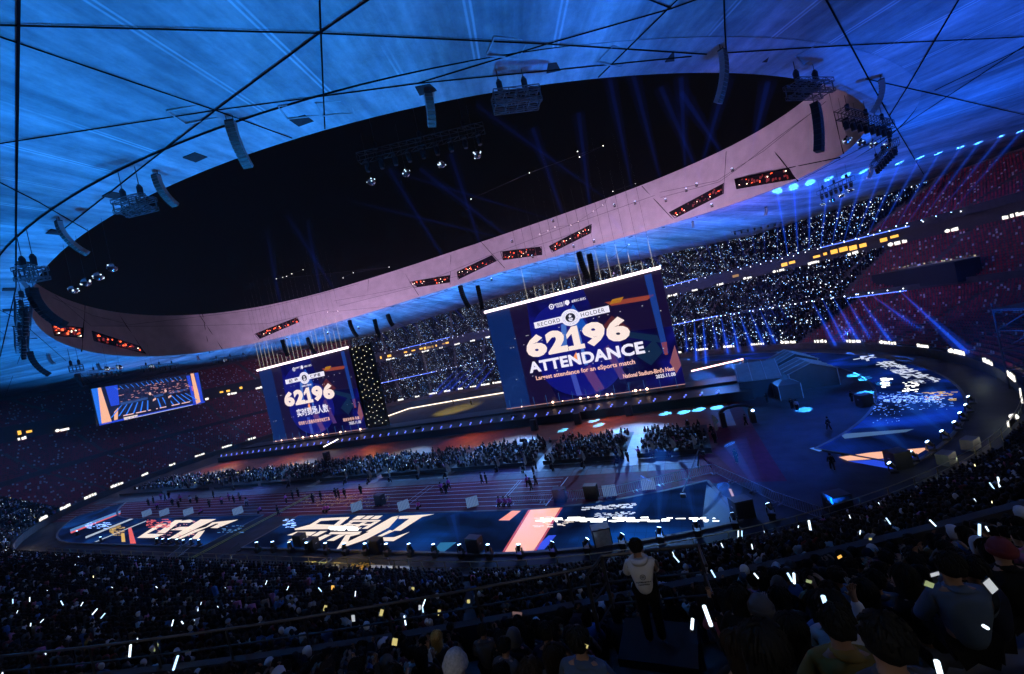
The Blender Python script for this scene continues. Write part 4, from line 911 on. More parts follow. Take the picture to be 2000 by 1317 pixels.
T_FAR = join_t((taper(.30, .98, .16, .17, .11, .22), 0), (octa((.03, 0, 1.14), .12, .15), 1))
def rnd(n, k=8, sq=1.0):
    return [(math.cos(2*PI*i/k), math.sin(2*PI*i/k)*sq) for i in range(k)]
def loft(secs, k=8):
    mb = MB(); V = []; F = []
    for (x, z, a_, b_) in secs:
        for i in range(k): V.append((x+a_*math.cos(2*PI*i/k), b_*math.sin(2*PI*i/k), z))
    for j in range(len(secs)-1):
        for i in range(k): F.append((j*k+i, j*k+(i+1) % k, (j+1)*k+(i+1) % k, (j+1)*k+i))
    F.append(tuple((len(secs)-1)*k+i for i in range(k))); return mb.add(V, F)
T_NEAR = join_t((loft([(0, .34, .16, .19), (-.02, .6, .15, .20), (0, .82, .15, .235), (0, .93, .12, .215), (.01, 1.0, .06, .09)]), 0),
                (loft([(.02, 1.02, .05, .05), (.03, 1.07, .09, .08), (.02, 1.15, .115, .098), (.01, 1.23, .11, .094), (.01, 1.30, .06, .05)]), 1),
                (MB().tube([(0, .21, .90), (.10, .28, .66), (.28, .17, .60)], [.065, .055, .04], 5).tube([(0, -.21, .90), (.10, -.28, .66), (.28, -.17, .60)], [.065, .055, .04], 5), 0),
                (MB().box((.22, 0, .44), (.48, .36, .16)), 2))
CL = [pm('cloth_black', (.004, .004, .005), .9, 0, .25, 3, 0, .2), pm('cloth_navy', (.006, .008, .02), .9, 0, .25, 3, 0, .2), pm('cloth_grey', (.05, .05, .055), .9), pm('cloth_white', (.55, .55, .58), .8), pm('cloth_red', (.12, .012, .018), .85), pm('cloth_pink', (.40, .12, .22), .85), pm('cloth_blue', (.05, .12, .30), .85), pm('cloth_tan', (.20, .13, .07), .85)]
CLF = [pm('dim_far_coat_%d' % i, c, .9, 0, .2, 3, 0, .1) for i, c in enumerate([(.004,.004,.005),(.006,.008,.02),(.03,.03,.034),(.10,.10,.11),(.03,.004,.006),(.04,.014,.024),(.01,.02,.05),(.03,.02,.012)])]  # coat colours darkened so the far crowd looks unlit
HR = [pm('hair_black', (.003, .0025, .0025), .7, 0, .4, 20, 0, .25), pm('hair_brown', (.014, .008, .005), .7, 0, .4, 20, 0, .25)]
SKIN = pm('skin', (.28, .16, .11), .6)
def tier_pts(tier, p0, p1, sp, keep, jit=.08, rows=None, qf=.35):
    ri, ro, zi, zo, n = TIERS[tier]; P = []; A = []
    for k in range(n):
        if rows is not None and not rows(k): continue
        p = p0
        while p < p1:
            r = ri(p)+(ro(p)-ri(p))*(k+qf)/n
            if RNG.random() < keep(p, k):
                q = row_pt(tier, p, k+qf); q[:2] += RNG.uniform(-jit, jit, 2); P.append(q); A.append(p)
            p += sp/r
    return np.array(P), np.array(A)
def face_in(A, P): return np.arctan2(CY-P[:, 1], CX-P[:, 0])
def far_mass(name, tier, p0, p1, label, keep, litp, sp=.56):
    P, A = tier_pts(tier, p0, p1, sp, keep); az = face_in(A, P); N = len(P)
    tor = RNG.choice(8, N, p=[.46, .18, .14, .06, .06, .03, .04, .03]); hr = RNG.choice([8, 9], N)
    o = obj(name, scatter(name, T_FAR, P, az, CLF+HR, np.stack([tor, hr], 1))); tag(o, label, 'crowd', None, 'stuff')
    cl_ = .5+.5*np.sin(P[:, 0]*.31+P[:, 2]*.9)*np.sin(P[:, 0]*.083-P[:, 2]*.5+1.3)+.35*np.sin(P[:, 0]*.9+P[:, 1]*.7)
    lit = RNG.random(N) < np.array([litp(a) for a in A])*np.clip(.25+1.5*cl_, .12, 1.9); Q = P[lit]+np.array([0, 0, 1.0])+RNG.uniform(-.25, .25, (lit.sum(), 3))
    sz = RNG.choice([.5, .8, 1.1, 1.5], len(Q), p=[.4, .35, .18, .07]); td = join_t((octa((0, 0, 0), .12, .15), 0))
    o = obj('phone_lights', scatter('phone_lights', td, Q, np.zeros(len(Q)), [em('phone_light_white', (.80, .90, 1.0), 2.6), em('phone_light_blue', (.22, .48, 1.0), 2.6)], RNG.choice([0, 0, 1, 1], (len(Q), 1)), sz))
    tag(o, label.replace('spectators', 'held up phone lights'), 'phone lights', None, 'stuff')
gap = lambda p: .0 if (math.degrees(p) % 9.0) < .55 else .9
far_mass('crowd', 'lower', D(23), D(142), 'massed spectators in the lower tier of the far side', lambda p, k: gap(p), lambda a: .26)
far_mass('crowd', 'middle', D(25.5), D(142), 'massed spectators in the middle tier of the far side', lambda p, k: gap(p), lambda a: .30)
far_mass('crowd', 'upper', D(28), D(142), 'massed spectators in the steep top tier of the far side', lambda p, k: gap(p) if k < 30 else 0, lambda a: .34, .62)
# empty red seats with scattered pale ones
T_SEAT = join_t((MB().add([(-.20,-.22,.40),(-.20,.22,.40),(-.26,.20,.86),(-.26,-.20,.86)], [(0,1,2,3)]).add([(-.20,-.22,.42),(.20,-.22,.44),(.20,.22,.44),(-.20,.22,.42)], [(0,1,2,3)]).add([(-.23,-.22,.40),(-.23,.22,.40),(-.29,.20,.86),(-.29,-.20,.86)], [(3,2,1,0)]), 0))
M_SR = pm('seat_red', (.30, .012, .035), .5, 0, .3, .4); M_SW = pm('seat_pale', (.62, .60, .62), .5); M_SD = pm('seat_maroon', (.14, .008, .02), .5)
def seats(tier, p0, p1, label, sp=.62):
    P, A = tier_pts(tier, p0, p1, sp, lambda p, k: 1 if gap(p) else 0, 0.0, None, .6); az = face_in(A, P)
    o = obj('seats', scatter('seats', T_SEAT, P, az, [M_SR, M_SW, M_SD], RNG.choice(3, (len(P), 1), p=[.66, .07, .27]))); tag(o, label, 'seats', None, 'stuff')
for t_, nm in (('lower', 'lower'), ('middle', 'middle'), ('upper', 'top')):
    seats(t_, D(142.5), D(214), 'rows of empty dark red seats in the %s tier at the left end' % nm); seats(t_, D(-18), D(22.5 if t_ == 'lower' else 25 if t_ == 'middle' else 27.5), 'rows of empty dark red seats in the %s tier at the right end' % nm)

# seated crowd on the field facing the stage
T_FLD = join_t((loft([(0, .40, .15, .17), (0, .75, .14, .21), (0, .95, .11, .20), (.01, 1.02, .05, .07)], 6), 0), (loft([(.02, 1.03, .07, .07), (.02, 1.13, .11, .10), (.01, 1.24, .10, .09), (.01, 1.30, .05, .05)], 6), 1),
               (MB().add([(-.20,-.2,.45),(-.20,.2,.45),(-.24,.2,.88),(-.24,-.2,.88)], [(0,1,2,3),(3,2,1,0)]), 2))
AIS = [(-9.6, -.4), (-23.4, -11.4), (-39.9, -24.8), (-55.0, -40.7), (-71.0, -56.2), (-89, -72.0), (-106, -90), (-126, -108), (-150, -128)]
for i, (x0, x1) in enumerate(AIS):
    P = []
    y = 55.6 + .02*max(0, -30-x0)
    while y < 66.4:
        x = x0+.2+RNG.uniform(0, .9)*(RNG.random() < .5); xe = x1-.2-RNG.uniform(0, 1.2)*(RNG.random() < .5)
        while x < xe:
            if RNG.random() < (.90 if y < 64 else .45)*(.72+.28*math.sin(x*.7+y*1.1)): P.append((x+RNG.uniform(-.14, .14), y+RNG.uniform(-.16, .16), .02+RNG.choice([0, 0, 0, 0, .05, .1, .4], p=[.2, .2, .2, .2, .1, .07, .03])))
            x += .53
        y += .80
    sheet('pen_dark_sheet', [(x0, 54.7), (x1, 54.7), (x1, 67.2), (x0, 67.2)], .012, pm('pen_sheet_black', (.012, .012, .014), .8))  # dark sheet added so gaps between the seated rows go black
    P = np.array(P); N = len(P); tor = RNG.choice(8, N, p=[.30, .14, .14, .20, .04, .04, .11, .03]); hr = np.where(RNG.random(N) < .22, 3, RNG.choice([8, 9], N))
    where = ['beside the red track at the right', 'second from the right', 'third from the right', 'just left of centre', 'below the pixel wall', 'below the left main screen', 'left of the left main screen', 'left of the last aisle', 'at the far left bend'][i]
    o = obj('field_audience', scatter('field_audience', T_FLD, P, RNG.normal(PI/2, .25, N), CL+HR+[DARK], np.stack([tor, hr, np.full(N, 10)], 1))); tag(o, 'block of seated field audience '+where, 'crowd', 'seated blocks on the field', 'stuff')
    lit = RNG.random(N) < .06; Q = P[lit]+np.array([0, .25, .8]); o = obj('phone_lights', scatter('phone_lights', join_t((octa((0, 0, 0), .10, .12), 0)), Q, np.zeros(len(Q)), [em('phone_light_white', (.80, .90, 1.0), 2.6), em('phone_warm', (1, .85, .4), 3)], RNG.choice([0, 0, 0, 1], (len(Q), 1))))
    tag(o, 'phone lights in the field audience block '+where, 'phone lights', None, 'stuff')
    bb = MB().box(((x0+x1)/2, 54.7, .4), (x1-x0, .06, .6)).build('barrier_skirt', pm('skirt_black', (.02, .02, .022), .8)); tag(bb, 'low black fence in front of the field audience '+where, 'fence', 'fences in front of the seated blocks')
for i, xa in enumerate((-10.55, -24.1, -40.3, -55.6, -71.5)):
    sheet('aisle', [(xa-.95, 52.4), (xa+.95, 52.4), (xa+.95, 65.4), (xa-.95, 65.4)], .032, pm('aisle_floor', (.18, .12, .05) if i else (.16, .155, .14), .6, 0, .3, .9))
# ================================================================== PEOPLE
def skin_mesh(name, J, E, mat, sub=1, root=None):
    names = list(J); idx = {n_: i for i, n_ in enumerate(names)}
    me = bpy.data.meshes.new(name); me.from_pydata([J[n_][0] for n_ in names], [(idx[a_], idx[c_]) for a_, c_ in E], [])
    o = bpy.data.objects.new(name, me); COL.objects.link(o); md = o.modifiers.new('skin', 'SKIN'); md.use_smooth_shade = True
    sv = me.skin_vertices[0].data
    for n_ in names:
        r_ = J[n_][1]; sv[idx[n_]].radius = (r_, r_) if not isinstance(r_, tuple) else r_; sv[idx[n_]].use_root = (n_ == (root or names[0]))
    if sub: s_ = o.modifiers.new('sub', 'SUBSURF'); s_.levels = sub; s_.render_levels = sub
    dg = bpy.context.evaluated_depsgraph_get(); dg.update(); out = bpy.data.meshes.new_from_object(o.evaluated_get(dg)); out.name = name
    bpy.data.objects.remove(o); bpy.data.meshes.remove(me); out.materials.clear(); out.materials.append(mat)
    out.polygons.foreach_set('use_smooth', np.ones(len(out.polygons), bool)); return out
def fingers(J, E, tag_, w_, d, side):
    """palm and five fingers from wrist position w_, pointing along d"""
    w_ = np.array(w_); d = np.array(d, float); d /= np.linalg.norm(d); s_ = np.cross(d, (0, 0, 1)); s_ = s_/np.linalg.norm(s_) if np.linalg.norm(s_) > .1 else np.array([0, 1, 0]); n_ = np.cross(s_, d)
    J[tag_+'palm'] = (tuple(w_+d*.06), .030); E.append((tag_+'wrist', tag_+'palm'))
    for i, (o_, L) in enumerate(((-.03, .065), (-.01, .08), (.01, .075), (.03, .058))):
        a_ = w_+d*.10+s_*o_; b_ = a_+d*L*.55-n_*.012; c_ = b_+d*L*.35-n_*.035
        J[tag_+'k%d' % i] = (tuple(a_), .010); J[tag_+'f%d' % i] = (tuple(b_), .009); J[tag_+'t%d' % i] = (tuple(c_), .008); E += [(tag_+'palm', tag_+'k%d' % i), (tag_+'k%d' % i, tag_+'f%d' % i), (tag_+'f%d' % i, tag_+'t%d' % i)]
    a_ = w_+d*.05+s_*.045*side; b_ = a_+d*.035+s_*.02*side-n_*.02; J[tag_+'th0'] = (tuple(a_), .011); J[tag_+'th1'] = (tuple(b_), .009); E += [(tag_+'palm', tag_+'th0'), (tag_+'th0', tag_+'th1')]
def figure(pose):
    """returns body, jacket, trousers meshes; figure faces +x, z=0 at the tread / ground"""
    sit = pose.startswith('sit'); h = .0 if sit else .42
    lean = .10 if pose == 'sit_lean' else 0.0
    def z(v): return v+h
    J = {'pelvis': ((0, 0, z(.50)), .13), 'spine': ((-.03+lean*.4, 0, z(.70)), .125), 'chest': ((0+lean, 0, z(.88)), .135), 'neck': ((.015+lean*1.3, 0, z(1.02)), .05), 'jaw': ((.035+lean*1.5, 0, z(1.10)), .072), 'head': ((.025+lean*1.6, 0, z(1.18)), .093), 'crown': ((.015+lean*1.6, 0, z(1.255)), .072)}
    E = [('pelvis', 'spine'), ('spine', 'chest'), ('chest', 'neck'), ('neck', 'jaw'), ('jaw', 'head'), ('head', 'crown')]
    up = {'sit': (None, None), 'sit_stick': (None, 'up'), 'sit_phone': ('ph', 'ph'), 'sit_both': ('up', 'up'), 'stand': (None, None), 'stand_front': ('ph', 'ph'), 'sit_lean': (None, None), 'walk': (None, None)}[pose]
    for s_, nm, u in ((1, 'l', up[0]), (-1, 'r', up[1])):
        sh = (lean, s_*.185, z(.935))
        if u == 'up': el, wr, d = (.17, s_*.28, z(.86)), (.24, s_*.25, z(1.10)), (.1, 0, 1)
        elif u == 'ph': el, wr, d = (.12, s_*.24, z(.72)), (.32, s_*.09, z(.88)), (.5, -s_*.2, .8)
        elif sit: el, wr, d = (.10+lean, s_*.27, z(.68)), (.30+lean, s_*.13, z(.60)), (1, -s_*.5, -.1)
        else: el, wr, d = (-.03 if pose == 'stand' else .05*s_, s_*.26, z(.68)), (.05 if pose == 'stand' else .15*s_, s_*.27, z(.44)), (.15, 0, -1)
        J[nm+'shoulder'] = (sh, .062); J[nm+'elbow'] = (el, .043); J[nm+'wrist'] = (wr, .028); E += [('chest', nm+'shoulder'), (nm+'shoulder', nm+'elbow'), (nm+'elbow', nm+'wrist')]
        fingers(J, E, nm, wr, d, -s_)
        hp = (.02, s_*.09, z(.47))
        if sit: kn, an, to = (.43, s_*.11, .49), (.45, s_*.11, .10), (.60, s_*.12, .05)
        else:
            st = .22*s_ if pose == 'walk' else 0; kn, an, to = (.02+st*.5, s_*.10, .48), (-.01+st, s_*.10, .09), (.13+st, s_*.11, .04)
        J[nm+'hip'] = (hp, .085); J[nm+'knee'] = (kn, .06); J[nm+'ankle'] = (an, .042); J[nm+'toe'] = (to, .038); E += [('pelvis', nm+'hip'), (nm+'hip', nm+'knee'), (nm+'knee', nm+'ankle'), (nm+'ankle', nm+'toe')]
    body = skin_mesh('body', J, E, SKIN, 1, 'pelvis')
    grow = lambda n_, g: (J[n_][0], (J[n_][1] if not isinstance(J[n_][1], tuple) else J[n_][1][0])+g)
    JJ = {'pelvis': ((J['pelvis'][0][0], 0, z(.46)), (.15, .18)), 'spine': (J['spine'][0], (.15, .175)), 'chest': (J['chest'][0], (.155, .19)), 'yoke': ((J['neck'][0][0]-.01, 0, z(.985)), (.115, .145)), 'collar': ((J['neck'][0][0]-.005, 0, z(1.055)), .082)}
    EE = [('pelvis', 'spine'), ('spine', 'chest'), ('chest', 'yoke'), ('yoke', 'collar')]
    for nm in 'lr':
        for k, g in (('shoulder', .028), ('elbow', .026), ('wrist', .022)): JJ[nm+k] = grow(nm+k, g)
        EE += [('chest', nm+'shoulder'), (nm+'shoulder', nm+'elbow'), (nm+'elbow', nm+'wrist')]
    jacket = skin_mesh('jacket', JJ, EE, CL[0], 2 if pose in ('stand_front', 'sit') else 1, 'pelvis')
    JT = {'pelvis': ((0, 0, z(.50)), .15)}; ET = []
    for nm in 'lr':
        JT[nm+'hip'] = grow(nm+'hip', .03); JT[nm+'knee'] = grow(nm+'knee', .028); JT[nm+'ankle'] = grow(nm+'ankle', .03); ET += [('pelvis', nm+'hip'), (nm+'hip', nm+'knee'), (nm+'knee', nm+'ankle')]
    trousers = skin_mesh('trousers', JT, ET, CL[0], 1, 'pelvis')
    return dict(body=body, jacket=jacket, trousers=trousers, head=np.array(J['head'][0]), hand=np.array(J['rpalm'][0]))
def head_cover(style, c):
    mb = MB(); n, m_ = 18, 12; V = []; F = []; rg = np.random.default_rng(sum(map(ord, style)))
    a_, b_, h_ = {'short': (.122, .108, .128), 'long': (.130, .118, .132), 'bob': (.132, .122, .132), 'hood': (.138, .130, .142), 'beanie': (.126, .114, .138), 'bun': (.122, .108, .128), 'cap': (.125, .112, .120)}[style]
    for j in range(m_+1):
        t_ = PI*.62*j/m_ if style not in ('hood',) else PI*.72*j/m_
        for i in range(n):
            p = 2*PI*i/n; x, y, zz_ = math.sin(t_)*math.cos(p), math.sin(t_)*math.sin(p), math.cos(t_)
            f = 1+(.05*rg.normal() if style in ('short', 'long', 'bob', 'bun') and 0 < j else .012*rg.normal())
            px_, py_, pz_ = a_*x*f-.012, b_*y*f, h_*zz_*f+.03
            if x > .35 and zz_ < .45 and style != 'beanie': px_ = min(px_, .05); pz_ = max(pz_, .06)     # open the face
            if style in ('long', 'bob') and zz_ < .0 and x < .4: k = (-zz_)/.37; pz_ -= (.30 if style == 'long' else .12)*k; px_ -= .02*k; py_ *= 1-.10*k
            if style == 'hood' and zz_ < -.2: pz_ -= .06; px_ *= .9; py_ *= 1.05
            V.append((c[0]+px_, c[1]+py_, c[2]+pz_))
    for j in range(m_):
        for i in range(n): F.append((j*n+i, j*n+(i+1) % n, (j+1)*n+(i+1) % n, (j+1)*n+i))
    mb.add(V, F)
    if style in ('short', 'long', 'bob', 'bun'):          # loose locks break up the outline
        for k in range(90):
            t_, p = rg.uniform(.05, 1.25), rg.uniform(.75, 2*PI-.75); L = {'short': .07, 'bun': .05, 'bob': .16, 'long': .30}[style]*rg.uniform(.6, 1.15); P = []
            for q in range(4):
                tt = t_+q*L/4/.12*(.9 if style in ('short', 'bun') else .45); f = 1.03+.04*rg.normal()*q/3
                zz_ = math.cos(min(tt, 1.75)); P.append((c[0]-.012+a_*math.sin(min(tt, 1.6))*math.cos(p)*f, c[1]+b_*math.sin(min(tt, 1.6))*math.sin(p)*f, c[2]+.03+h_*zz_*f-max(0, tt-1.75)*.11))
            mb.tube(P, [.014, .013, .010, .003], 4, False)
    if style == 'bun': mb.lathe([(0, -.06), (.045, -.04), (.06, 0), (.045, .04), (0, .06)], 8, (c[0]-.11, c[1], c[2]+.08))
    if style == 'beanie': mb.lathe([(.118, -.03), (.128, -.02), (.128, .03), (.118, .04)], 18, (c[0]-.012, c[1], c[2]+.02))
    if style == 'cap': mb.box((c[0]+.13, c[1], c[2]+.06), (.14, .16, .012))
    return mb.me({'hood': 'hood', 'beanie': 'knitted_cap', 'cap': 'cap'}.get(style, 'hair'), HR[0], True)
FIG = {p: figure(p) for p in ('sit', 'sit_stick', 'sit_phone', 'sit_both', 'sit_lean', 'stand', 'stand_front', 'walk')}
COVER = {}
def cover(style, pose):
    c = FIG[pose]['head']; k = (style, tuple(np.round(c, 3)))
    if k not in COVER: COVER[k] = head_cover(style, c)
    return COVER[k]
M_LEG = pm('denim', (.02, .026, .05), .9); EYE = pm('eye_dark', (.01, .01, .01), .2)
def setm(o, mt): o.material_slots[0].link = 'OBJECT'; o.material_slots[0].material = mt
def person(P, az, pose, hair, top, hmat, label, grp, legs=None, face=False, sc=1.0):
    f = FIG[pose]; r_ = empty('person', P, az, label, 'person', grp); r_.scale = (sc, sc, sc)
    b_ = obj('body', f['body'], r_); j = obj('jacket', f['jacket'], r_); setm(j, top); t_ = obj('trousers', f['trousers'], r_); setm(t_, legs or CL[0])
    h = obj({'hood': 'hood', 'beanie': 'knitted_cap', 'cap': 'cap'}.get(hair, 'hair'), cover(hair, pose), r_); setm(h, hmat)
    if face:
        c = f['head']; fm = MB()
        for s_ in (-1, 1): fm.lathe([(0, -.012), (.012, 0), (0, .012)], 6, (c[0]+.09, c[1]+s_*.033, c[2]))
        fm.build('eyes', EYE, r_); MB().add([(c[0]+.088, c[1]-.012, c[2]-.03), (c[0]+.088, c[1]+.012, c[2]-.03), (c[0]+.115, c[1], c[2]-.035), (c[0]+.085, c[1], c[2]+.01)], [(0, 1, 2), (0, 2, 3), (1, 3, 2)]).build('nose', SKIN, r_)
    return r_
# ---- near stands: the 300 nearest spectators are single people, the rest one mass
SPECIAL = []   # (px, pose, hair, jacket, hair material, label, depth)
HB, HBR = HR; HBLOND = pm('hair_blonde', (.30, .19, .05), .6); WH = CL[3]; HOODW = pm('hood_white', (.62, .62, .63), .85); GREY = CL[2]; DENIM = pm('denim_jacket', (.05, .08, .13), .9); HRED = pm('hair_red', (.22, .05, .02), .5); ORANGE = pm('jacket_orange', (.32, .07, .02), .85); MUST = pm('jacket_mustard', (.22, .14, .02), .85); FLEECE = pm('fleece', (.32, .32, .33), .95, 0, .3, 40, .4); PINK = CL[5]
SPEC = [((853,1250),'sit','long',GREY,HBLOND,'spectator with long blonde hair in the front crowd'),((890,1308),'sit','beanie',GREY,FLEECE,'spectator in a pale knitted cap at the bottom of the picture'),((716,1224),'sit_phone','hood',GREY,HOODW,'spectator with a pale hood up left of the blonde spectator'),
 ((985,1186),'sit','beanie',CL[0],GREY,'spectator in a grey knitted cap near the middle of the crowd'),((1104,1120),'sit_lean','hood',WH,HOODW,'spectator with a white hood leaning beside the stairwell rail'),((1131,1262),'sit','short',DENIM,HB,'spectator in a denim jacket with a pale fleece collar'),
 ((1068,1240),'sit','short',CL[1],HB,'spectator with pale backpack straps beside the denim jacket'),((942,1235),'sit','short',GREY,HB,'dark haired spectator in grey hoodie behind the blonde spectator'),((940,1210),'sit','bob',CL[0],HRED,'spectator with reddish hair behind the knitted cap'),
 ((1455,1115),'sit','hood',WH,HOODW,'spectator with a white eared hood in the right crowd'),((1340,1110),'sit','beanie',WH,FLEECE,'spectator in a white bobble cap right of the standing man'),((1372,1115),'sit_lean','short',WH,HB,'spectator in a pale hoodie right of the bobble cap'),
 ((1860,1115),'sit','short',DENIM,HB,'large spectator in a pale blue top at the right'),((1630,1195),'sit_stick','long',WH,HB,'spectator in a white top with a long bright light stick'),((1640,1230),'sit','short',MUST,HB,'spectator in a mustard collar below the white top'),((1740,1270),'sit','short',GREY,HB,'spectator in grey striped sleeves at the lower right'),
 ((1500,1290),'sit','long',MUST,HB,'spectator with long dark hair over a mustard scarf'),((1060,1150),'sit','short',ORANGE,HB,'spectator in an orange brown jacket left of the white hood'),((445,1215),'sit','beanie',GREY,FLEECE,'spectator in a pale cap in the left crowd'),((270,1200),'sit','hood',GREY,HOODW,'spectator with a pale hood near the left rail'),
 ((30,1160),'sit','cap',WH,WH,'spectator in a white cap in the left crowd'),((170,1245),'sit','short',MUST,HB,'spectator in a yellow jacket at lower left'),((540,1170),'sit_phone','beanie',CL[6],FLEECE,'spectator in a pale blue hood beyond the rail'),((300,1175),'sit','cap',WH,WH,'spectator in a white cap with raised phone at left'),((600,1275),'sit','hood',CL[0],HOODW,'spectator in a pale hood at the lower edge'),((1960,1080),'sit','beanie',CL[0],CL[4],'spectator in a dull red cap at the right edge')]
mp_c = []
for px, pose, hr_, top, hm, lb in SPEC:
    P = on_crowd(px[0], px[1]); P = np.array([P[0], P[1], floor_z(P[0], P[1])]); az = math.atan2(CY-P[1], CX*.25-P[0])
    person(P, az+random.uniform(-.2, .2), pose, hr_, top, hm, lb, 'spectators nearest the camera'); mp_c.append(P)
mp_c = np.array(mp_c)
# standing man in the white hoodie
HP = aty(1243, 1072, 6.4); HPf = np.array([HP[0], HP[1], HP[2]-1.6]); tag(MB().box((HPf[0], HPf[1]+.1, HPf[2]-1.0), (1.2, .9, 1.98)).build('stair_landing', pm('aisle_dark', (.012, .012, .013), .8)), 'concrete landing under the standing man', 'landing')
hm_ = person(HPf, math.atan2(60, -14), 'stand_front', 'short', pm('hoodie_white', (.55, .54, .55), .9, 0, .08, 6, .2), HB, 'man in a white printed hoodie standing at the stairwell rail', 'standing spectators', CL[0], True, 1.0)
hood = MB(); hood.lathe([(.07, -.02), (.13, -.03), (.15, .03), (.11, .07), (.07, .05)], 14, (-.03, 0, 1.43)); hood.build('hood_down', pm('hoodie_white', (.55, .54, .55), .9), hm_, smooth=True)
pr_ = MB(); 
for i in range(16):
    a_, c_ = 2*PI*i/16, 2*PI*(i+1)/16; pr_.add([(-.196, .045*math.cos(a_), 1.25+.045*math.sin(a_)), (-.196, .045*math.cos(c_), 1.25+.045*math.sin(c_)), (-.196, .037*math.cos(c_), 1.25+.037*math.sin(c_)), (-.196, .037*math.cos(a_), 1.25+.037*math.sin(a_))], [(0, 1, 2, 3)])
for y in (-.015, 0, .015): pr_.box((-.196, y, 1.25), (.003, .008, .035))
for j, (zz_, L) in enumerate(((1.17, .22), (1.13, .16))):
    x = -L/2
    while x < L/2:
        wd = random.uniform(.008, .022); pr_.box((-.196, x+wd/2, zz_+.006*random.random()), (.003, wd, random.uniform(.012, .024))); x += wd+.006
pr_.build('back_print', pm('print_ink', (.03, .03, .05), .8), hm_)
def in_frame(P, mg=40):
    d = P-CAM; dep = d@FW; x = 1000+FPX*(d@RT)/np.maximum(dep, .01); y = 658.5-FPX*(d@UP)/np.maximum(dep, .01)
    return (dep > .5) & (x > -mg) & (x < 2000+mg) & (y > 0) & (y < 1317+mg*2), x, y
PL, AL = tier_pts('lower', D(-153), D(-17), .56, lambda p, k: .93 if gap(p) else 0, .07)
PM, AM = tier_pts('middle', D(-112), D(-17), .56, lambda p, k: .94 if gap(p) else 0, .07)
PN = np.concatenate([PL, PM]); AN = np.concatenate([AL, AM])
ok, X, Y = in_frame(PN+np.array([0, 0, .9])); dist = np.linalg.norm(PN-CAM, axis=1)
hd = np.hypot(PN[:, 0], PN[:, 1])
aisle = (np.abs(PN[:, 0]-(-.4-.18*PN[:, 1])) < .85) & (PN[:, 1] < 8.2) & (PN[:, 1] > -1)
ok &= ~aisle & ((PN-CAM)@FW > 2.7) & (hd > 2.2) & (np.min(np.linalg.norm(PN[:, None, :2]-mp_c[None, :, :2], axis=2), axis=1) > .46)
PN, AN, dist = PN[ok], AN[ok], dist[ok]
order = np.argsort(dist); near_i = order[:274]; rest = order[274:]
tops = [CL[0]]*6+[CL[1]]*3+[CL[2]]*2+[WH, CL[4], CL[6], CL[7], DENIM, PINK]
for i in near_i:
    P = PN[i]; az = math.atan2(CY-P[1], CX*.4-P[0])+random.gauss(0, .22); pose = random.choices(['sit', 'sit_phone', 'sit_lean', 'sit_stick', 'sit_both'], [.56, .16, .16, .08, .04])[0]
    hr_ = random.choices(['short', 'long', 'bob', 'bun', 'hood', 'beanie', 'cap'], [.4, .2, .14, .07, .07, .07, .05])[0]; top = random.choice(tops)
    nearv = np.linalg.norm(P-CAM) < 6.0; top = random.choice([CL[0], CL[1], CL[2], CL[0]]) if nearv else top
    hr_ = random.choice(['short', 'long', 'bob']) if nearv and hr_ in ('hood', 'beanie', 'cap') else hr_
    hm = random.choice([HB, HB, HB, HBR]) if hr_ in ('short', 'long', 'bob', 'bun') else random.choice([CL[0], CL[2], WH, CL[1]])
    tn = {CL[0]: 'black', CL[1]: 'navy', CL[2]: 'grey', WH: 'white', CL[4]: 'dark red', CL[6]: 'blue', CL[7]: 'tan', DENIM: 'denim', PINK: 'pink'}[top]
    ht = {'short': 'short dark hair', 'long': 'long dark hair', 'bob': 'bobbed dark hair', 'bun': 'dark hair in a bun', 'hood': 'the hood up', 'beanie': 'a knitted cap', 'cap': 'a cap'}[hr_]
    wh = 'left of the stairwell' if P[0] < -2.2 else 'right of the stairwell'
    pp = math.atan2(P[1]-CY, P[0]-CX); ri, ro, zi, zo, nr = TIERS['middle']; rw = int((math.hypot(P[0]-CX, P[1]-CY)-ri(pp))/(ro(pp)-ri(pp))*nr)+1
    person(P, az, pose, hr_, top, hm, 'spectator in %s top, %s, %s, %s row' % (tn, ht, wh.replace('of the', 'of'), ORD[max(0, min(rw-1, 25))]), 'spectators nearest the camera', random.choice([CL[0], M_LEG]), False, random.uniform(.94, 1.05))
PR, AR = PN[rest], AN[rest]; N = len(PR); az = np.arctan2(CY-PR[:, 1], CX*.5-PR[:, 0])+RNG.normal(0, .25, N)
tor = RNG.choice(8, N, p=[.52, .16, .14, .06, .04, .02, .04, .02]); hr = np.where(RNG.random(N) < .07, RNG.choice([2, 3], N), RNG.choice([8, 9], N))
nearm = dist[rest] < 34
o = obj('crowd', scatter('crowd', T_NEAR, PR[nearm], az[nearm], CL+HR, np.stack([tor, hr, np.zeros(N, int)], 1)[nearm], RNG.uniform(.93, 1.06, nearm.sum()))); tag(o, 'massed spectators in the near stands beyond the front rows', 'crowd', None, 'stuff')
fm_ = ~nearm; o = obj('crowd', scatter('crowd', T_FAR, PR[fm_], az[fm_], CL+HR, np.stack([tor, hr], 1)[fm_])); tag(o, 'massed spectators in the lower stand along the near side and its bends', 'crowd', None, 'stuff')
lit = (RNG.random(N) < np.where(dist[rest] < 18, .0, np.where(AR < D(-122), .085, .012))); Q = PR[lit]+np.array([0, 0, 1.15])+RNG.uniform(-.2, .2, (lit.sum(), 3))
def rot_stick(): return join_t((MB().bar((-.03, -.05, -.13), (.04, .06, .13), .05), 0))
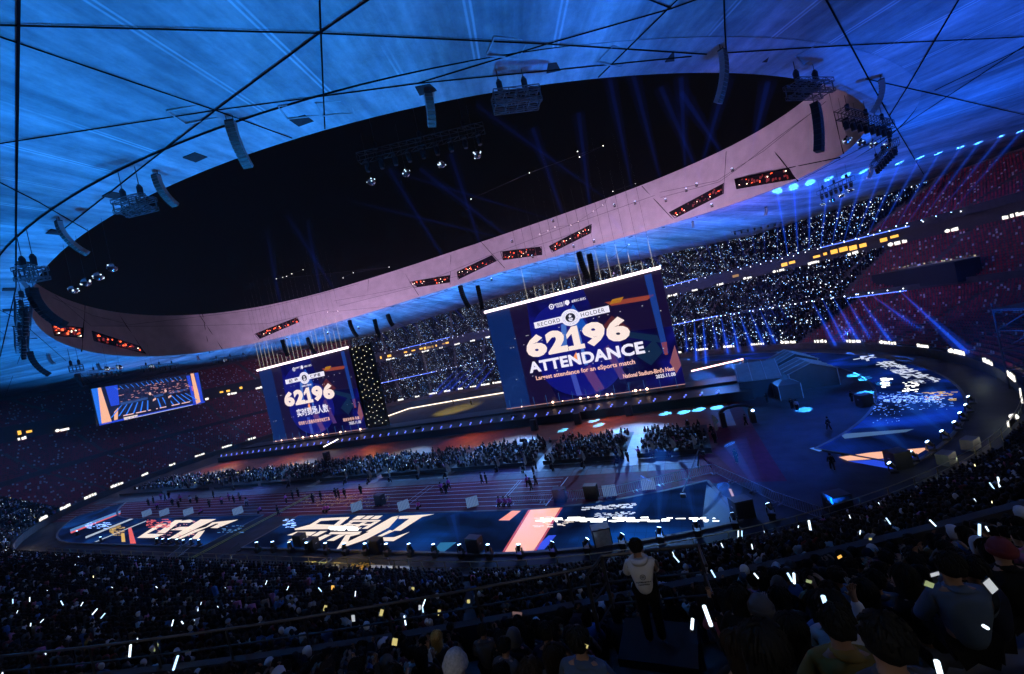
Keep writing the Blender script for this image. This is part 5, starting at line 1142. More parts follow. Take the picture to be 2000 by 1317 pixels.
o = obj('light_sticks', scatter('light_sticks', rot_stick(), Q, RNG.uniform(0, 6.28, len(Q)), [em('stick_far', (.7, .85, 1.0), 2.0), em('phone_warm', (1, .85, .4), 3)], RNG.choice([0, 0, 0, 0, 0, 1], (len(Q), 1)), RNG.uniform(.35, .85, len(Q)))); tag(o, 'small light sticks and phone glows held up in the near side crowd', 'light sticks', None, 'stuff')
# ---- single light sticks and phones
M_STK = em('light_stick_glow', (.72, .88, 1.0), 2.2); M_STKB = em('light_stick_blue', (.45, .72, 1.0), 2.0)
STK = [((1382,1203),40,-20),((1614,1185),42,-18),((1352,1219),20,5),((1834,1308),34,-15),((1582,1030),26,-10),((1442,1044),14,0),((1449,1044),14,0),((1411,1067),12,-25),((1469,1068),10,-12),((1735,1018),14,-35),((1822,1022),16,-45),((1913,1035),22,0),((1928,1033),10,-30),((1951,942),20,-12),((1937,949),14,-35),((1393,1121),16,-30),((1477,1125),12,-40),((1543,1128),18,-30),((1551,1130),20,-3),((1925,1225),10,-60),((791,1212),18,-10),((826,1193),14,-8),((828,1178),14,20),((694,1160),10,5),((254,1272),24,5),((343,1295),28,18),((337,1217),12,15),((185,1195),14,40),((201,1203),12,40),((121,1178),10,-30),((82,1213),8,45),((25,1175),9,0),((58,1171),8,0),((1321,1092),16,-40),((1315,1082),8,-20),((625,1152),10,-40),((562,1149),8,25),((520,1022+116),8,20),((160,1180),8,30),((1680,1040),8,10),((1660,1010),8,-20)]
for i, ((x, y), L, ang) in enumerate(sorted(STK)):
    c = on_crowd(x, y, 1.30); dd = float((c-CAM)@FW); Lm = L/FPX*dd; a_ = math.radians(ang); dv = RT*math.sin(a_)+UP*math.cos(a_)
    r_ = empty('light_stick', c, label='glowing light stick held up %s of the stairwell, %s from the left' % ('right' if x > 1340 else 'left', nth('st%d' % (x > 1340))), cat='light stick', group='light sticks held by the near crowd')
    MB().tube([-dv*Lm/2, -dv*Lm*.1, dv*Lm/2], Lm*.062+.006, 8).build('glow_tube', M_STK if i % 3 else M_STKB, r_); MB().tube([-dv*Lm*.8, -dv*Lm/2], Lm*.06+.006, 6).build('grip', BLACK, r_)
PHN = [((771,1254),14,20,10,'y'),((690,1208),9,18,-5,'w'),((745,1197),9,18,15,'y'),((806,1152),8,14,8,'y'),((858,1197),8,16,0,'y'),((635,1188),8,16,15,'y'),((820,1187),7,14,0,'w'),((1143,1262),16,10,20,'y'),((1640,1088),12,8,-30,'o'),((1826,1122),24,10,-15,'w'),((1815,1142),26,14,20,'g'),((1935,1145),22,40,-40,'w'),((1580,1136),16,8,15,'g'),((305,1265),8,24,18,'g'),((1700,1053),8,6,0,'y'),((1010,1199),26,10,5,'d'),((650,1148),8,12,0,'o'),((915,1175),8,10,0,'y')]
PC = {'y': em('phone_yellow', (.8, .68, .25), .75), 'w': em('phone_white', (.8, .85, .9), .6), 'o': em('phone_orange', (1, .5, .1), 1.2), 'g': em('phone_green', (.35, .42, .2), .8), 'd': em('phone_dim', (.25, .15, .15), .6)}
for (x, y), pw, ph, ang, cc in sorted(PHN):
    c = on_crowd(x, y, 1.25); dd = float((c-CAM)@FW); a_ = math.radians(ang); r2 = RT*math.cos(a_)-UP*math.sin(a_); u2 = RT*math.sin(a_)+UP*math.cos(a_); W2, H2 = pw/FPX*dd*.36, ph/FPX*dd*.36
    r_ = empty('phone', c, label='lit phone in the near crowd, %s glow, %s from the left' % ({'y': 'yellow', 'w': 'white', 'o': 'orange', 'g': 'green', 'd': 'dim'}[cc], nth('ph'+cc)), cat='phone', group='phones held by the near crowd')
    MB().poly([r2*W2*1.1+u2*H2*1.06+FW*.004, -r2*W2*1.1+u2*H2*1.06+FW*.004, -r2*W2*1.1-u2*H2*1.06+FW*.004, r2*W2*1.1-u2*H2*1.06+FW*.004], .009, FW).build('case', BLACK, r_)
    MB().poly([r2*W2+u2*H2, -r2*W2+u2*H2, -r2*W2-u2*H2, r2*W2-u2*H2]).build('screen', PC[cc], r_)
# ---- rails
def rail(name, pts, h, label, step=2.0, r_=.03, mids=(.5,), mat=None, grp=None):
    R_ = empty(name, pts[0], label=label, cat='railing', group=grp); o = np.asarray(pts[0]); up_ = np.array([0, 0, 1.0]); mat = mat or DARK
    MB().tube([np.asarray(p)-o+up_*h for p in pts], r_, 6).build('top_rail', mat, R_)
    for k in mids: MB().tube([np.asarray(p)-o+up_*h*k for p in pts], r_*.7, 5).build('lower_rail', mat, R_)
    acc = 1e9
    for a_, c_ in zip(pts[:-1], pts[1:]):
        a_, c_ = np.asarray(a_), np.asarray(c_); L = np.linalg.norm(c_-a_)
        if acc >= step: MB().box(a_-o+up_*h/2, (.06, .06, h)).build('post', mat, R_); acc = 0
        acc += L
    return R_
M_RAIL = pm('rail_paint', (.05, .05, .055), .4, .5, .2, 6)
rail('guard_rail', [pol(p, r_ell(p, EA-.3, EB-.3), 11.3) for p in np.linspace(D(-112), D(-51.2), 110)], 1.05, 'long metal guard rail on the parapet crossing the lower left crowd', 2.0, .045, (.45,), M_RAIL)
rail('guard_rail', [pol(p, r_stad(p, 61.9), 1.45) for p in np.linspace(D(-120), D(-18), 200)], 1.0, 'thin guard rail along the field wall in front of the near crowd', 2.4, .03, (.5,), pm('rail_warm_tint', (.30, .26, .14), .35, .6))  # yellowish colour stands in for warm light on the rail
bx = HPf+np.array([0, 0, 0]); rx = lambda x, y, z=0: (bx[0]+x, bx[1]+y, bx[2]+z)
rail('stairwell_rail', [rx(-1.0, .15), rx(-.85, .75), rx(0, .95), rx(.85, 1.15), rx(.95, .55)], 1.0, 'metal rail round the stairwell in front of the standing man', .4, .03, (.5, .08), M_RAIL)
# steps of the aisle below the camera
st = empty('aisle_steps', (0, 0, 0), label='dark aisle steps below the standing man', cat='steps')
for k in range(11):
    y = 1.2+k*.46; x = -.4-.18*y; z = max(floor_z(x, y), 0)+.16; MB().box((x, y, z), (1.2, .40, .14)).build('step', pm('aisle_dark', (.012, .012, .013), .8), st)
# ---- people on the field
TRK = [(25,345,0),(655,340,1),(690,345,0),(712,305,1),(970,262,0),(1005,265,0),(1330,290,1),(1355,315,0),(1390,275,0)]
fp = [(700+x/4, 880+y/4, c) for x, y, c in TRK]
fp += [(200+x/4.167, 840+y/4.167, c) for x, y, c in [(380,620,0),(450,650,1),(575,620,0),(625,635,0),(720,600,3),(775,600,0),(910,560,0),(975,610,1),(1035,580,1),(1075,600,0),(1125,580,3),(875,635,0),(1180,625,3),(1500,600,1),(1555,570,0),(1600,550,0),(1720,600,0),(1785,580,0),(1435,700,0),(1905,555,0),(1930,560,0),(1980,560,0),(480,570,1),(515,580,0),(420,600,0),(640,590,1),(545,560,0)]]
fp += [(960+x/4.167, 740+y/4.167, c) for x, y, c in [(350,800,0),(365,740,0),(1070,650,0),(1115,680,0),(1210,650,1)]]+[(1620,841,0),(1627,919,0),(1558,803,3),(1548,800,0),(1665,786,0),(1458,832,0),(1440,905,0),(1398,868,0),(886,790,0),(921,792,0),(1890,712,0),(1500,788,0)]
VEST = pm('vest_magenta', (.55, .10, .45), .8)
for i, (x, y, c) in enumerate(sorted(fp)):
    P = gz(x, y); pose = random.choice(['stand', 'stand', 'walk', 'stand_front']); top = [CL[0], VEST, CL[1], WH][c]
    zone = 'on the running track' if P[1] < 51 and P[0] < 6 else 'on the flooring at the right' if P[0] >= 6 else 'behind the stage' if P[1] > 95 else 'by the seated blocks'
    person(P, random.uniform(0, 6.28), pose, random.choice(['short', 'short', 'cap', 'long']), top, HB, 'standing person in %s top %s, %s from the left' % (['black', 'magenta', 'navy', 'white'][c], zone, nth('fp%d%s' % (c, zone))), 'people standing on the field', CL[0])
for i, (x, y) in enumerate([(700+480/4,880+455/4),(700+1110/4,880+430/4),(700+1150/4,880+430/4),(700+1190/4,880+430/4),(200+1820/4.167,840+665/4.167),(200+1845/4.167,840+665/4.167),(200+1290/4.167,840+670/4.167),(200+810/4.167,840+680/4.167)]):
    P = gz(x, y); person(P-np.array([0, 0, .1]), -PI/2, 'sit_lean', 'short', VEST, HB, 'steward in a magenta vest squatting at the track edge, %s' % ['by the brush characters','left of three','middle of three','right of three','left of a pair','right of a pair','near the cable ramp','far left'][i], 'squatting stewards', CL[0])
# flags with seated guards
fl = [(960+x/4.167, 740+y/4.167) for x, y in [(45,770),(265,760),(490,745),(740,730),(1030,700),(1295,650),(1460,630),(1632,605),(1815,490),(1800,430)]]+[(520+x/4.167, 760+y/4.167) for x, y in [(190,800),(650,775),(840,770),(1000,765),(1235,745),(1465,725)]]+[(200+x/4.167, 840+y/4.167) for x, y in [(600,470),(630,480),(700,480),(985,480),(1065,490)]]
for i, (x, y) in enumerate(sorted(fl)):
    P = gz(x, y); r_ = empty('flag', P+np.array([.35, 0, 0]), random.uniform(-.3, .3), 'white and yellow flag beside the seated blocks, %s from the left' % ORD[i], 'flag', 'flags along the seated blocks')
    MB().tube([(0, 0, 0), (0, 0, 2.6)], .025, 5).build('pole', STEEL, r_); L = random.uniform(.5, 1.1)
    MB().add([(0, 0, 2.55), (L*.5, .06, 2.0), (L*.7, -.04, 1.4), (L*.35, .05, 1.05), (0, 0, 1.1), (0, .02, 1.8)], [(0, 1, 5), (1, 2, 5), (2, 3, 5), (3, 4, 5)]).build('cloth', pm('flag_white', (.6, .58, .5), .85), r_)
    MB().add([(0, .01, 1.12), (L*.36, .06, 1.07), (L*.40, .06, 1.2), (0, .012, 1.3)], [(0, 1, 2, 3)]).build('yellow_hem', pm('flag_yellow', (.75, .5, .03), .85), r_)
    person(P-np.array([0, 0, .12]), random.uniform(0, 6.28), 'sit_lean', 'cap', CL[1], CL[0], 'guard in dark clothes seated by the flag %s from the left' % ORD[i], 'guards seated by the flags', CL[0])
# ================================================================== THINGS ON THE FIELD
M_SLAT = em('panel_slat_glow', (.36, .54, .95), .38); M_CASE = pm('flight_case', (.02, .02, .022), .5)  # emission added so the slatted boards look lit
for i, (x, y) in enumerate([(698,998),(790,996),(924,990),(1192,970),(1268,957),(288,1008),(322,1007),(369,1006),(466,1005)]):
    P = gz(x, y); az = math.atan2(P[1], P[0])-PI/2+random.uniform(-.1, .1); r_ = empty('glowing_slat_board', P, az, 'pale glowing slatted board propped at the track edge, %s' % ['left of the first black speaker','by the cream characters','at the middle of the track','left of a pair near the jib','right of a pair near the jib','leftmost','second from the left','third from the left','fourth from the left'][i], 'glowing board', 'glowing slatted boards along the track')
    R = Matrix.Rotation(-.35, 3, 'X'); MB().box((0, .12, .62), (1.5, .06, 1.2), R).build('board', em('panel_back_glow', (.07, .16, .40), .5), r_)
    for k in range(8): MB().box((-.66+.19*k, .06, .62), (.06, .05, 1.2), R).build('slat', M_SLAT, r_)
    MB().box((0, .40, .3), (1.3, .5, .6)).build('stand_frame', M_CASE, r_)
def case(P, az, d, name, label, cat, grp=None, face=None):
    r_ = empty(name, P, az, label, cat, grp); MB().box((0, 0, d[2]/2), d).build('cabinet', M_CASE, r_); MB().box((0, -d[1]/2-.02, d[2]/2), (d[0]*.9, .03, d[2]*.88)).build('front', face or BLACK, r_)
    for s_ in (-1, 1): MB().box((s_*d[0]*.5, 0, d[2]*.6), (.05, .25, .1)).build('handle', STEEL, r_)
    for a_ in (-1, 1):
        for c_ in (-1, 1): MB().box((a_*d[0]*.4, c_*d[1]*.4, -.0+.03), (.12, .12, .06)).build('foot', BLACK, r_)
for (x, y), lb in zip([(744,985),(1096,978),(1157,972),(612,1075),(738,1078),(930,1078),(588,1066)], ['black speaker at the track left of the seated stewards','large black speaker tilted beside the track finish line','black equipment case right of the finish line','black monitor with a blue face at the near screen edge','black equipment case before the brush characters','black equipment case before the orange bar','small black monitor at the near screen edge']): case(gz(x, y), random.uniform(-.3, .3), (1.5, .9, 1.5), 'stage_speaker', lb, 'speaker', 'black cases along the near floor screens')
for (x, y), lb in zip([(1757,912),(1690,792),(1178,1062),(1452,1008),(1640,1000)], ['tall black cabinet at the near corner of the right floor screen','low black case beside the crouching technician','pale lit case at the near wall below the orange bar','black case at the right corner of the near floor screen','black crate on the wall at right']): case(gz(x, y), .4, (1.6, 1.2, 1.6), 'equipment_case', lb, 'case', None, None if x != 1178 else pm('case_pale', (.5, .45, .4), .7))
for i, (x, y) in enumerate(sorted([(1008,828),(1045,840),(1130,828),(1230,812),(700,870),(640,900),(575,880),(760,862),(820,850)])): case(gz(x, y), 0, (1.3, 1.0, 2.2), 'side_fill_speaker', 'black upright speaker on the rust apron before the stage, %s from the left' % ORD[i], 'speaker', 'speakers on the stage apron')
# barriers
def barrier(P, Q, label, grp, mat=None):
    P, Q = np.asarray(P), np.asarray(Q); L = np.linalg.norm(Q-P); r_ = empty('barrier', P, math.atan2(Q[1]-P[1], Q[0]-P[0]), label, 'barrier', grp); mat = mat or STEEL
    MB().tube([(0, 0, .15), (0, 0, 1.1), (L*.97, 0, 1.1), (L*.97, 0, .15), (0, 0, .15)], .025, 5).build('frame', mat, r_)
    n = int(L/.22); bb = MB()
    for k in range(1, n): MB().bar((L*.97*k/n, 0, .15), (L*.97*k/n, 0, 1.1), .022).build('upright', mat, r_)
    for x in (.2, L-.25): MB().box((x, 0, .04), (.06, .6, .08)).build('foot', mat, r_)
def fence_run(px, lb, grp, unit=2.3, mat=None):
    pts = [gz(*p) for p in px]
    for a_, c_ in zip(pts[:-1], pts[1:]):
        n = max(1, int(np.linalg.norm(c_-a_)/unit))
        for k in range(n): barrier(a_+(c_-a_)*k/n, a_+(c_-a_)*(k+1)/n, lb+', '+nth(lb)+' along', grp, mat)
fence_run([(1395,925),(1520,985),(1612,1018)], 'steel crowd barrier at the right end of the near floor screen', 'barriers by the right corner')
fence_run([(1000,985),(1190,972),(1395,925)], 'low steel barrier between the track and the near floor screen', 'barriers along the track', 3.0); fence_run([(305,1122),(380,1065)], 'lit steel barrier at the left cable lane', 'barriers at the cable lane', 2.3); fence_run([(410,1125),(470,1075)], 'dim steel barrier at the right side of the cable lane', 'barriers at the cable lane', 2.3, DARK)
# cable lane with yellow ramps
ln = empty('cable_ramp', (-66, 36, 0), label='long yellow striped cable ramp crossing the field', cat='cable ramp')
MB().box((0, 0, .03), (1.0, 26, .06)).build('ramp', pm('ramp_black', (.02, .02, .02), .8), ln)
for s_ in (-.32, .32): MB().box((s_, 0, .066), (.10, 26, .03)).build('yellow_strip', pm('ramp_yellow', (.65, .50, .03), .6), ln)
# jib camera
jb = empty('camera_crane', gz(1372, 915), label='camera crane reaching over the right end of the near floor screen', cat='camera crane'); b0 = gz(1372, 915)
e0 = aty(1372, 885, b0[1]+.5)-b0; e1 = gz(1333, 962, 1.2)-b0; MB().tube([e0, (0, 0, 2.2), e1], [.10, .09, .06], 6).build('boom', DARK, jb)
for k in range(3): MB().bar((0, 0, 1.9), (1.0*math.cos(2.1*k), 1.0*math.sin(2.1*k), 0), .07).build('leg', DARK, jb)
MB().box(e1+np.array([0, 0, -.3]), (.5, .35, .35)).build('camera_head', BLACK, jb); MB().box(e0, (.5, .4, .4)).build('counterweight', BLACK, jb)
# tents
M_TENT = pm('tent_cloth', (.028, .03, .034), .35, 0, .25, .8, .2); M_TENT2 = pm('tent_pale', (.09, .10, .11), .4, 0, .25, 1.0, .2); M_TSIDE = pm('tent_side', (.02, .021, .024), .3, 0, .3, 1, .3)
def gable(P, az, W, L, he, hr_, label, pale):
    r_ = empty('gable_tent', P, az, label, 'tent', 'tents right of the stage'); m_ = M_TENT2 if pale else M_TENT
    for s_ in (-1, 1):
        MB().poly([(s_*(W/2+.25), -L/2-.2, he-.1), (s_*(W/2+.25), L/2+.2, he-.1), (0, L/2+.2, hr_), (0, -L/2-.2, hr_)], .05).build('roof_slope', m_, r_)
        for k in range(4): y = -L/2+L*k/3; MB().bar((s_*(W/2+.25), y, he-.03), (0, y, hr_+.07), .09).build('rib', STEEL, r_)
        MB().poly([(s_*W/2, -L/2, 0), (s_*W/2, L/2, 0), (s_*W/2, L/2, he), (s_*W/2, -L/2, he)], .03, (-s_, 0, 0)).build('side_wall', M_TSIDE, r_)
    for s_ in (-1, 1): MB().poly([(-W/2, s_*L/2, 0), (W/2, s_*L/2, 0), (W/2, s_*L/2, he), (0, s_*L/2, hr_-.1), (-W/2, s_*L/2, he)], .03, (0, -s_, 0)).build('end_wall', M_TSIDE, r_)
    for a_ in (-1, 1):
        for c_ in (-1, 1): MB().bar((a_*W/2, c_*(L/2+.06), 0), (a_*W/2, c_*(L/2+.06), he), .1).build('leg', STEEL, r_)
gable((10.0, 87.5, 0), PI/2-.08, 14, 6.6, 3.1, 5.1, 'long tent with a ribbed pale roof nearest the stage', True); gable((17.4, 86.0, 0), .05, 7.0, 7.6, 2.9, 4.3, 'dark gabled tent with open front at the right', False); gable((17.4, 96.0, 0), .05, 7.0, 7.0, 3.0, 4.6, 'dark gabled tent standing behind the other two', False)
def pagoda(P, az, W, he, hr_, label):
    r_ = empty('pagoda_tent', P, az, label, 'tent', 'small pointed tents'); 
    for i in range(4):
        a_, c_ = PI/4+i*PI/2, PI/4+(i+1)*PI/2; p = lambda t_, r0, z: (r0*math.cos(t_), r0*math.sin(t_), z); Rr = W/math.sqrt(2)
        MB().poly([p(a_, Rr*1.06, he), p(c_, Rr*1.06, he), p(c_, Rr*.35, he+(hr_-he)*.4), p(a_, Rr*.35, he+(hr_-he)*.4)]).poly([p(a_, Rr*.35, he+(hr_-he)*.4), p(c_, Rr*.35, he+(hr_-he)*.4), (0, 0, hr_)]).build('roof_panel', M_TENT, r_)
        MB().bar(p(a_, Rr, 0), p(a_, Rr, he), .1).build('leg', STEEL, r_)
        if i != 3: MB().poly([p(a_, Rr*.98, .1), p(c_, Rr*.98, .1), p(c_, Rr*.98, he), p(a_, Rr*.98, he)]).build('side_wall', M_TSIDE, r_)
pagoda((12.7, 77.8, 0), .1, 3.2, 2.5, 4.1, 'small pointed black tent in front of the gabled tents'); pagoda((9.3, 95.5, 0), .2, 3.2, 2.8, 5.0, 'small pointed tent tip behind the long tent')
# black gate frame at the right of the stage
gt = empty('equipment_arch', gz(1443, 830), .2, 'low black arch frame with a lit lamp beside the tents', 'arch frame')
for s_ in (-1, 1): MB().box((s_*2.0, 0, 1.1), (.7, .7, 2.2)).build('tower', BLACK, gt)
MB().tube([(-2.2, 0, 2.2), (-1.4, 0, 2.7), (0, 0, 2.9), (1.4, 0, 2.7), (2.2, 0, 2.2)], .22, 6).build('arch', BLACK, gt); MB().lathe([(0, -.2), (.18, -.1), (.22, 0), (.18, .1), (0, .2)], 8).build('lamp', M_LENS, gt, (2.1, -.45, 1.9))
# ---- far left screen
sx = -193.0; A0 = CAM+ray(178,760)*(sx/ray(178,760)[0]); A1 = CAM+ray(388,730)*(sx/ray(388,730)[0]); y0, y1, zb, zt = A0[1], A1[1], 20.5, A0[2]
ls = empty('end_screen', (sx, (y0+y1)/2, 0), 0, 'wide screen on the left end stand showing two presenters and orange bars', 'screen')
def LP(u, v, d=0): return (d, (u-.5)*(y1-y0), zb+v*(zt-zb))
def lpl(nm, uv, mt, d): return MB().poly([LP(u, v, d) for u, v in uv][::-1]).build(nm, mt, ls)
MB().box((-.45, 0, (zb+zt)/2), (.8, (y1-y0)*1.02, (zt-zb)*1.03)).build('frame', BLACK, ls); lpl('display', [(0,0),(1,0),(1,1),(0,1)], em('end_screen_dark', (.01, .008, .03), .8), .01)
BRB = em('screen_bright_blue', (.02, .18, .85), 1.0)
for uv, mt in (([(0,.04),(.02,.04),(.055,1),(0,1)], BRB), ([(.02,.03),(.10,.03),(.075,1),(.05,1)], G_PEACH), ([(.12,.45),(.19,.45),(.21,1),(.11,1)], G_BLUE), ([(.12,.06),(.15,.06),(.175,.38),(.135,.28)], G_PEACH), ([(.90,.0),(.955,.05),(.945,1),(.91,1)], G_PEACH), ([(.95,.05),(.985,.05),(.995,1),(.955,1)], G_BLUE), ([(.87,.06),(.90,.06),(.90,.95),(.86,.95)], G_BLUE), ([(.885,.45),(.90,.45),(.905,.6),(.89,.6)], em('screen_magenta', (.7, .15, .5), .9)),
    ([(0,-.0),(1,-.0),(1,.05),(0,.05)], G_BLUE), ([(.20,.0),(.32,.0),(.32,.075),(.20,.075)], G_WHITE), ([(.32,.0),(.86,.0),(.86,.02),(.32,.02)], G_GREY), ([(.20,.50),(.85,.56),(.85,.50),(.20,.42)], em('screen_floor_blue', (.03, .08, .28), .8))): lpl('picture_shape', uv, mt, .03)
for k in range(14):
    u = .2+.65*k/14; du = (u-.5)*.35; lpl('blue_ray', [(u+du, .14), (u+du+.014, .14), (u+.01, .42), (u, .42)], em('screen_ray_blue', (.03, .22, 1.0), 1.0), .045); lpl('roof_ray', [(u, .86), (u+.006, .86), (u+.004-.02, .96), (u-.022, .96)], em('screen_ray_blue', (.03, .22, 1.0), 1.0), .045)
for k in range(6): lpl('stage_line', [(.2+.11*k, .115), (.29+.11*k, .115), (.29+.11*k, .14), (.2+.11*k, .14)], em('screen_pinkline', (1, .6, .6), 1.0), .05)
bb = MB(); bc = MB()
for k in range(170):
    u, v = random.uniform(.18, .86), random.uniform(.48, .88); q = [(u, v), (u+random.uniform(.004, .03), v), (u+random.uniform(.004, .03), v+.016), (u, v+.016)]; (bb if random.random() < .45 else bc).poly([LP(a_, c_, .04) for a_, c_ in q][::-1])
bb.build('picture_crowd', em('screen_crowd_pink', (.8, .35, .35), .8), ls); bc.build('picture_crowd', em('screen_crowd_dark', (.05, .02, .05), .8), ls)
for u in (.47, .62):
    lpl('presenter', [(u-.025,.08),(u+.025,.08),(u+.03,.5),(u+.012,.55),(u-.012,.55),(u-.03,.5)], em('screen_suit', (.012, .012, .03), .5), .06); lpl('presenter_face', [(u+.012*math.cos(t_), .60+.045*math.sin(t_)) for t_ in np.linspace(0, 2*PI, 14)[:-1]], em('screen_face', (.9, .5, .42), 1.0), .065); lpl('presenter_hand', [(u+.01,.36),(u+.045,.40),(u+.045,.45),(u+.015,.42)], em('screen_face', (.9, .5, .42), 1.0), .065)
lamp('AREA', 'end_screen_glow', (sx+1, (y0+y1)/2, (zb+zt)/2), 2500, (.7, .5, .9), (sx+30, (y0+y1)/2, 10), y1-y0, zt-zb)
# confetti gold on the near apron and the track
for nm, x0, x1, yy0, yy1, n_, lb in (('confetti', 680, 730, 1100, 1115, 160, 'gold confetti on the dark floor below the brush characters'), ('confetti', 590, 760, 965, 990, 260, 'gold confetti scattered over the track')):
    bb = MB()
    for _ in range(n_): P = gz(random.uniform(x0, x1), random.uniform(yy0, yy1), .02); a_ = random.uniform(0, 3); bb.box(P, (random.uniform(.08, .3), .1, .01), Matrix.Rotation(a_, 3, 'Z'))
    tag(bb.build(nm, pm('confetti_gold', (.85, .50, .05), .4)), lb, 'confetti', None, 'stuff')
lamp('SPOT', 'confetti_spot', (-46, 30, 8), 5000, (1, .7, .2), gz(705, 1108), .2, spot=40, blend=.6); lamp('SPOT', 'track_spot', (-52, 60, 12), 8000, (1, .75, .25), gz(660, 978), .2, spot=40, blend=.7)
# white work boxes with lit faces on the right walkway
for (x, y), lb in zip([(1850,905),(1897,876),(1430,1130)], ['white work box with a lit face nearest on the right walkway', 'white work box with a lit face further up the right walkway', 'x']):
    if lb == 'x': continue
    P = gz(x, y, .2); r_ = empty('work_box', P, .8, lb, 'box'); MB().box((0, 0, .5), (1.4, .9, 1.0)).build('case', pm('box_white', (.08, .08, .08), .6), r_); MB().box((.72, 0, .5), (.05, .8, .85)).build('lit_face', em('lit_face', (1, .95, .8), 1.2), r_)
    lamp('POINT', 'work_light', P+np.array([1.6, -.4, 1.2]), 60, (1, .93, .75), size=.2)
for p in (D(-28), D(-18), D(-8)): lamp('POINT', 'walkway_light', pol(p, r_stad(p, 60.2), 1.8), 60, (.85, 1.0, .75), size=.2)
for p in (D(-135), D(-130)): lamp('POINT', 'walkway_light', pol(p, r_stad(p, 60.6), 1.8), 90, (1, .85, .7), size=.2)

# unseen signs and fill lamps added behind the camera to light near crowd
for k, p in enumerate((D(-72), D(-64), D(-56), D(-48), D(-40))):
    r = r_ell(p, EA+16.9, EB+16.9); q = pol(p, r, 22.0); t_ = pol(p+.01, r_ell(p+.01, EA+16.9, EB+16.9)); az = math.atan2(t_[1]-q[1], t_[0]-q[0])+PI
    sign(q, az, 4.0, .9, 'added unseen white sign above the near seats behind the camera', 'added unseen signs above the near seats')
    lamp('AREA', 'near_crowd_fill', pol(p, r-.4, 22.0), 120, (1.0, .95, .9), pol(p, r-14, 12.0), 4.0, .9)

# pale trench covers, red carpet and hatch rings on the near apron
for px, lb in (([(420,1119),(546,1127),(548,1133),(418,1127)], 'long pale trench cover left of centre at the near wall'), ([(232,1104),(300,1112),(302,1118),(234,1110)], 'pale trench cover beside the cable lane'), ([(725,1108),(800,1110),(800,1116),(725,1114)], 'pale trench cover below the gold confetti')):
    P = [gz(x, y, .05) for x, y in px]; r_ = empty('trench_cover', P[0], label=lb, cat='trench cover'); MB().poly([p-P[0]+np.array([0, 0, .25]) for p in P], .24).build('lid', pm('cover_pale', (.6, .6, .55), .6), r_)
    for k in range(3): q = (P[0]*(1-k/2)+P[1]*k/2)-P[0]; MB().box(q+np.array([0, 0, .6]), (.05, .05, .8)).build('post', STEEL, r_)
    c = sum(P)/4; lamp('POINT', 'trench_light', c+np.array([0, 1.2, 1.4]), 35, (1, .95, .8), size=.1)
sheet('red_carpet', [gz(x, y)[:2] for x, y in [(560,1132),(625,1119),(745,1119),(700,1137)]], .010, pm('carpet_red', (.20, .012, .02), .9), 'dark red carpet on the near apron')
sheet('red_carpet', [gz(x, y)[:2] for x, y in [(160,1090),(225,1094),(250,1104),(190,1104)]], .010, pm('carpet_red', (.20, .012, .02), .9), 'dull red carpet at the left near apron')
for x, y in ((635,1097),(648,1112)):
    c = gz(x, y); r_ = MB().lathe([(.55, .0), (.75, .0), (.75, .05), (.55, .05), (.55, 0)], 20, (c[0], c[1], .01)).build('manhole_ring', STEEL); tag(r_, 'round manhole rim on the near apron, %s' % ('upper' if y < 1100 else 'lower'), 'manhole', 'manholes on the apron')

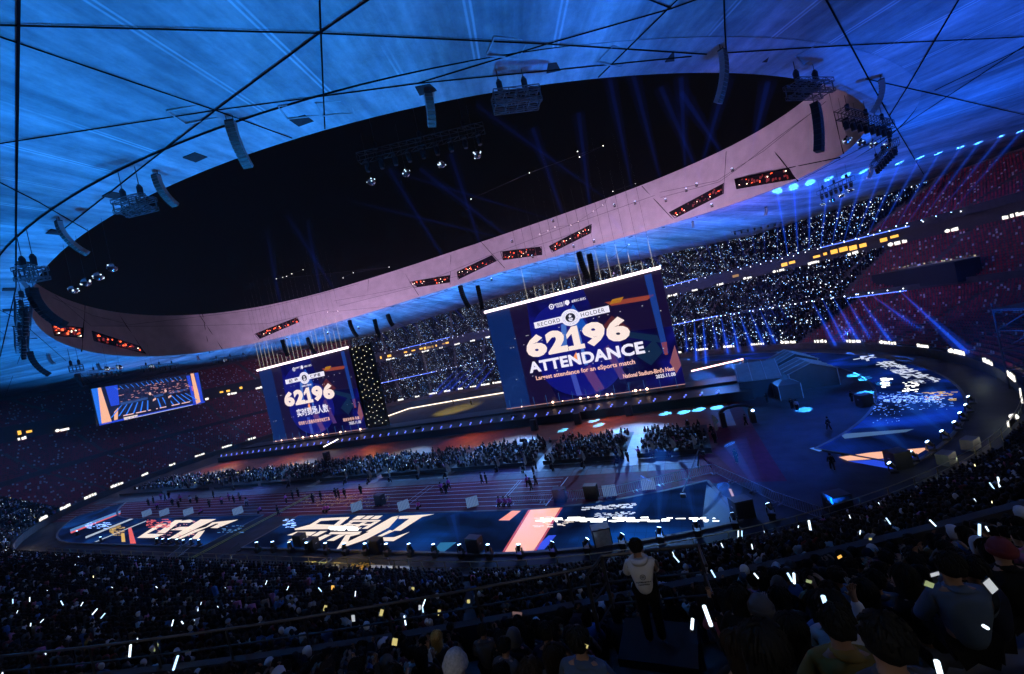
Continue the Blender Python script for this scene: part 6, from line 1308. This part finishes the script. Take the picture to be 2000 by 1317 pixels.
# dark control booth with a lit rim set into the right end seats
def on_tier(x, y):
    d = ray(x, y); d = d/np.linalg.norm(d); t = 40.0
    while t < 260:
        P = CAM+d*t
        if P[2] <= floor_z(P[0], P[1])+.3 and math.hypot(P[0]-CX, P[1]-CY) > r_stad(math.atan2(P[1]-CY, P[0]-CX), 62.5): return P
        t += .25
    return P
P = on_tier(1800, 545); az = math.atan2(P[1]-CY, P[0]-CX)+PI/2; bt = empty('control_booth', P-np.array([0, 0, 1.5]), az, 'dark control booth with a lit rim among the empty right end seats', 'booth')
MB().box((0, 0, 2.2), (22, 5, 4.4)).build('booth_body', pm('booth_black', (.008, .008, .01), .7), bt); MB().box((0, -2.55, 4.5), (22, .12, .25)).build('booth_rim', pm('booth_rim', (.3, .3, .28), .5), bt)
for k in range(26): MB().box((-10.5+.84*k, -2.3+random.uniform(-.3, .3), 4.75+random.uniform(0, .3)), (.3, .1, random.uniform(.1, .4))).build('desk_lamp', random.choice([em('desk_blue', (.3, .35, .8), .9), em('desk_warm', (.7, .65, .4), .8), em('desk_dim', (.2, .22, .2), .6)]), bt)
# scaffold tower with blue lamps at the right edge
b0 = gz(1978, 770); tw = empty('scaffold_tower', b0+np.array([3.5, 1.0, 0]), .3, 'black scaffold tower with blue lamps at the right edge behind the bend', 'scaffold'); bb = MB()
for a_ in (-2, 2):
    for c_ in (-2, 2): bb.bar((a_, c_, 0), (a_, c_, 11), .12)
for z_ in (2.5, 5, 7.5, 10):
    for p, q in (((-2, -2), (2, -2)), ((2, -2), (2, 2)), ((2, 2), (-2, 2)), ((-2, 2), (-2, -2))): bb.bar((*p, z_), (*q, z_), .09); bb.bar((*p, z_-2.5), (*q, z_), .06)
bb.build('scaffold_frame', DARK, tw); MB().box((0, 0, 10.2), (4.4, 4.4, .15)).build('deck', BLACK, tw)
for k in range(9): MB().lathe([(0, -.1), (.09, 0), (0, .1)], 6).build('blue_lamp', em('tower_lamp', (.25, .3, 1.0), 1.6), tw, (-1.9+.47*k, -2.05, 10.5 if k % 2 else 7.6))
# thin stage haze that fills the bowl, sky outside it
hz = MB().box((-66, 89, 30.5), (420, 380, 63)).build('haze', BLACK)
mt = bpy.data.materials.new('haze_air'); mt.use_nodes = True; t = mt.node_tree; t.nodes.clear(); out = t.nodes.new('ShaderNodeOutputMaterial'); v = t.nodes.new('ShaderNodeVolumePrincipled'); v.inputs['Density'].default_value = .0002; v.inputs['Color'].default_value = (.8, .86, 1, 1); v.inputs['Anisotropy'].default_value = .3
t.links.new(v.outputs[0], out.inputs['Volume']); hz.data.materials[0] = mt; tag(hz, 'thin stage haze filling the stadium', 'haze', None, 'stuff')
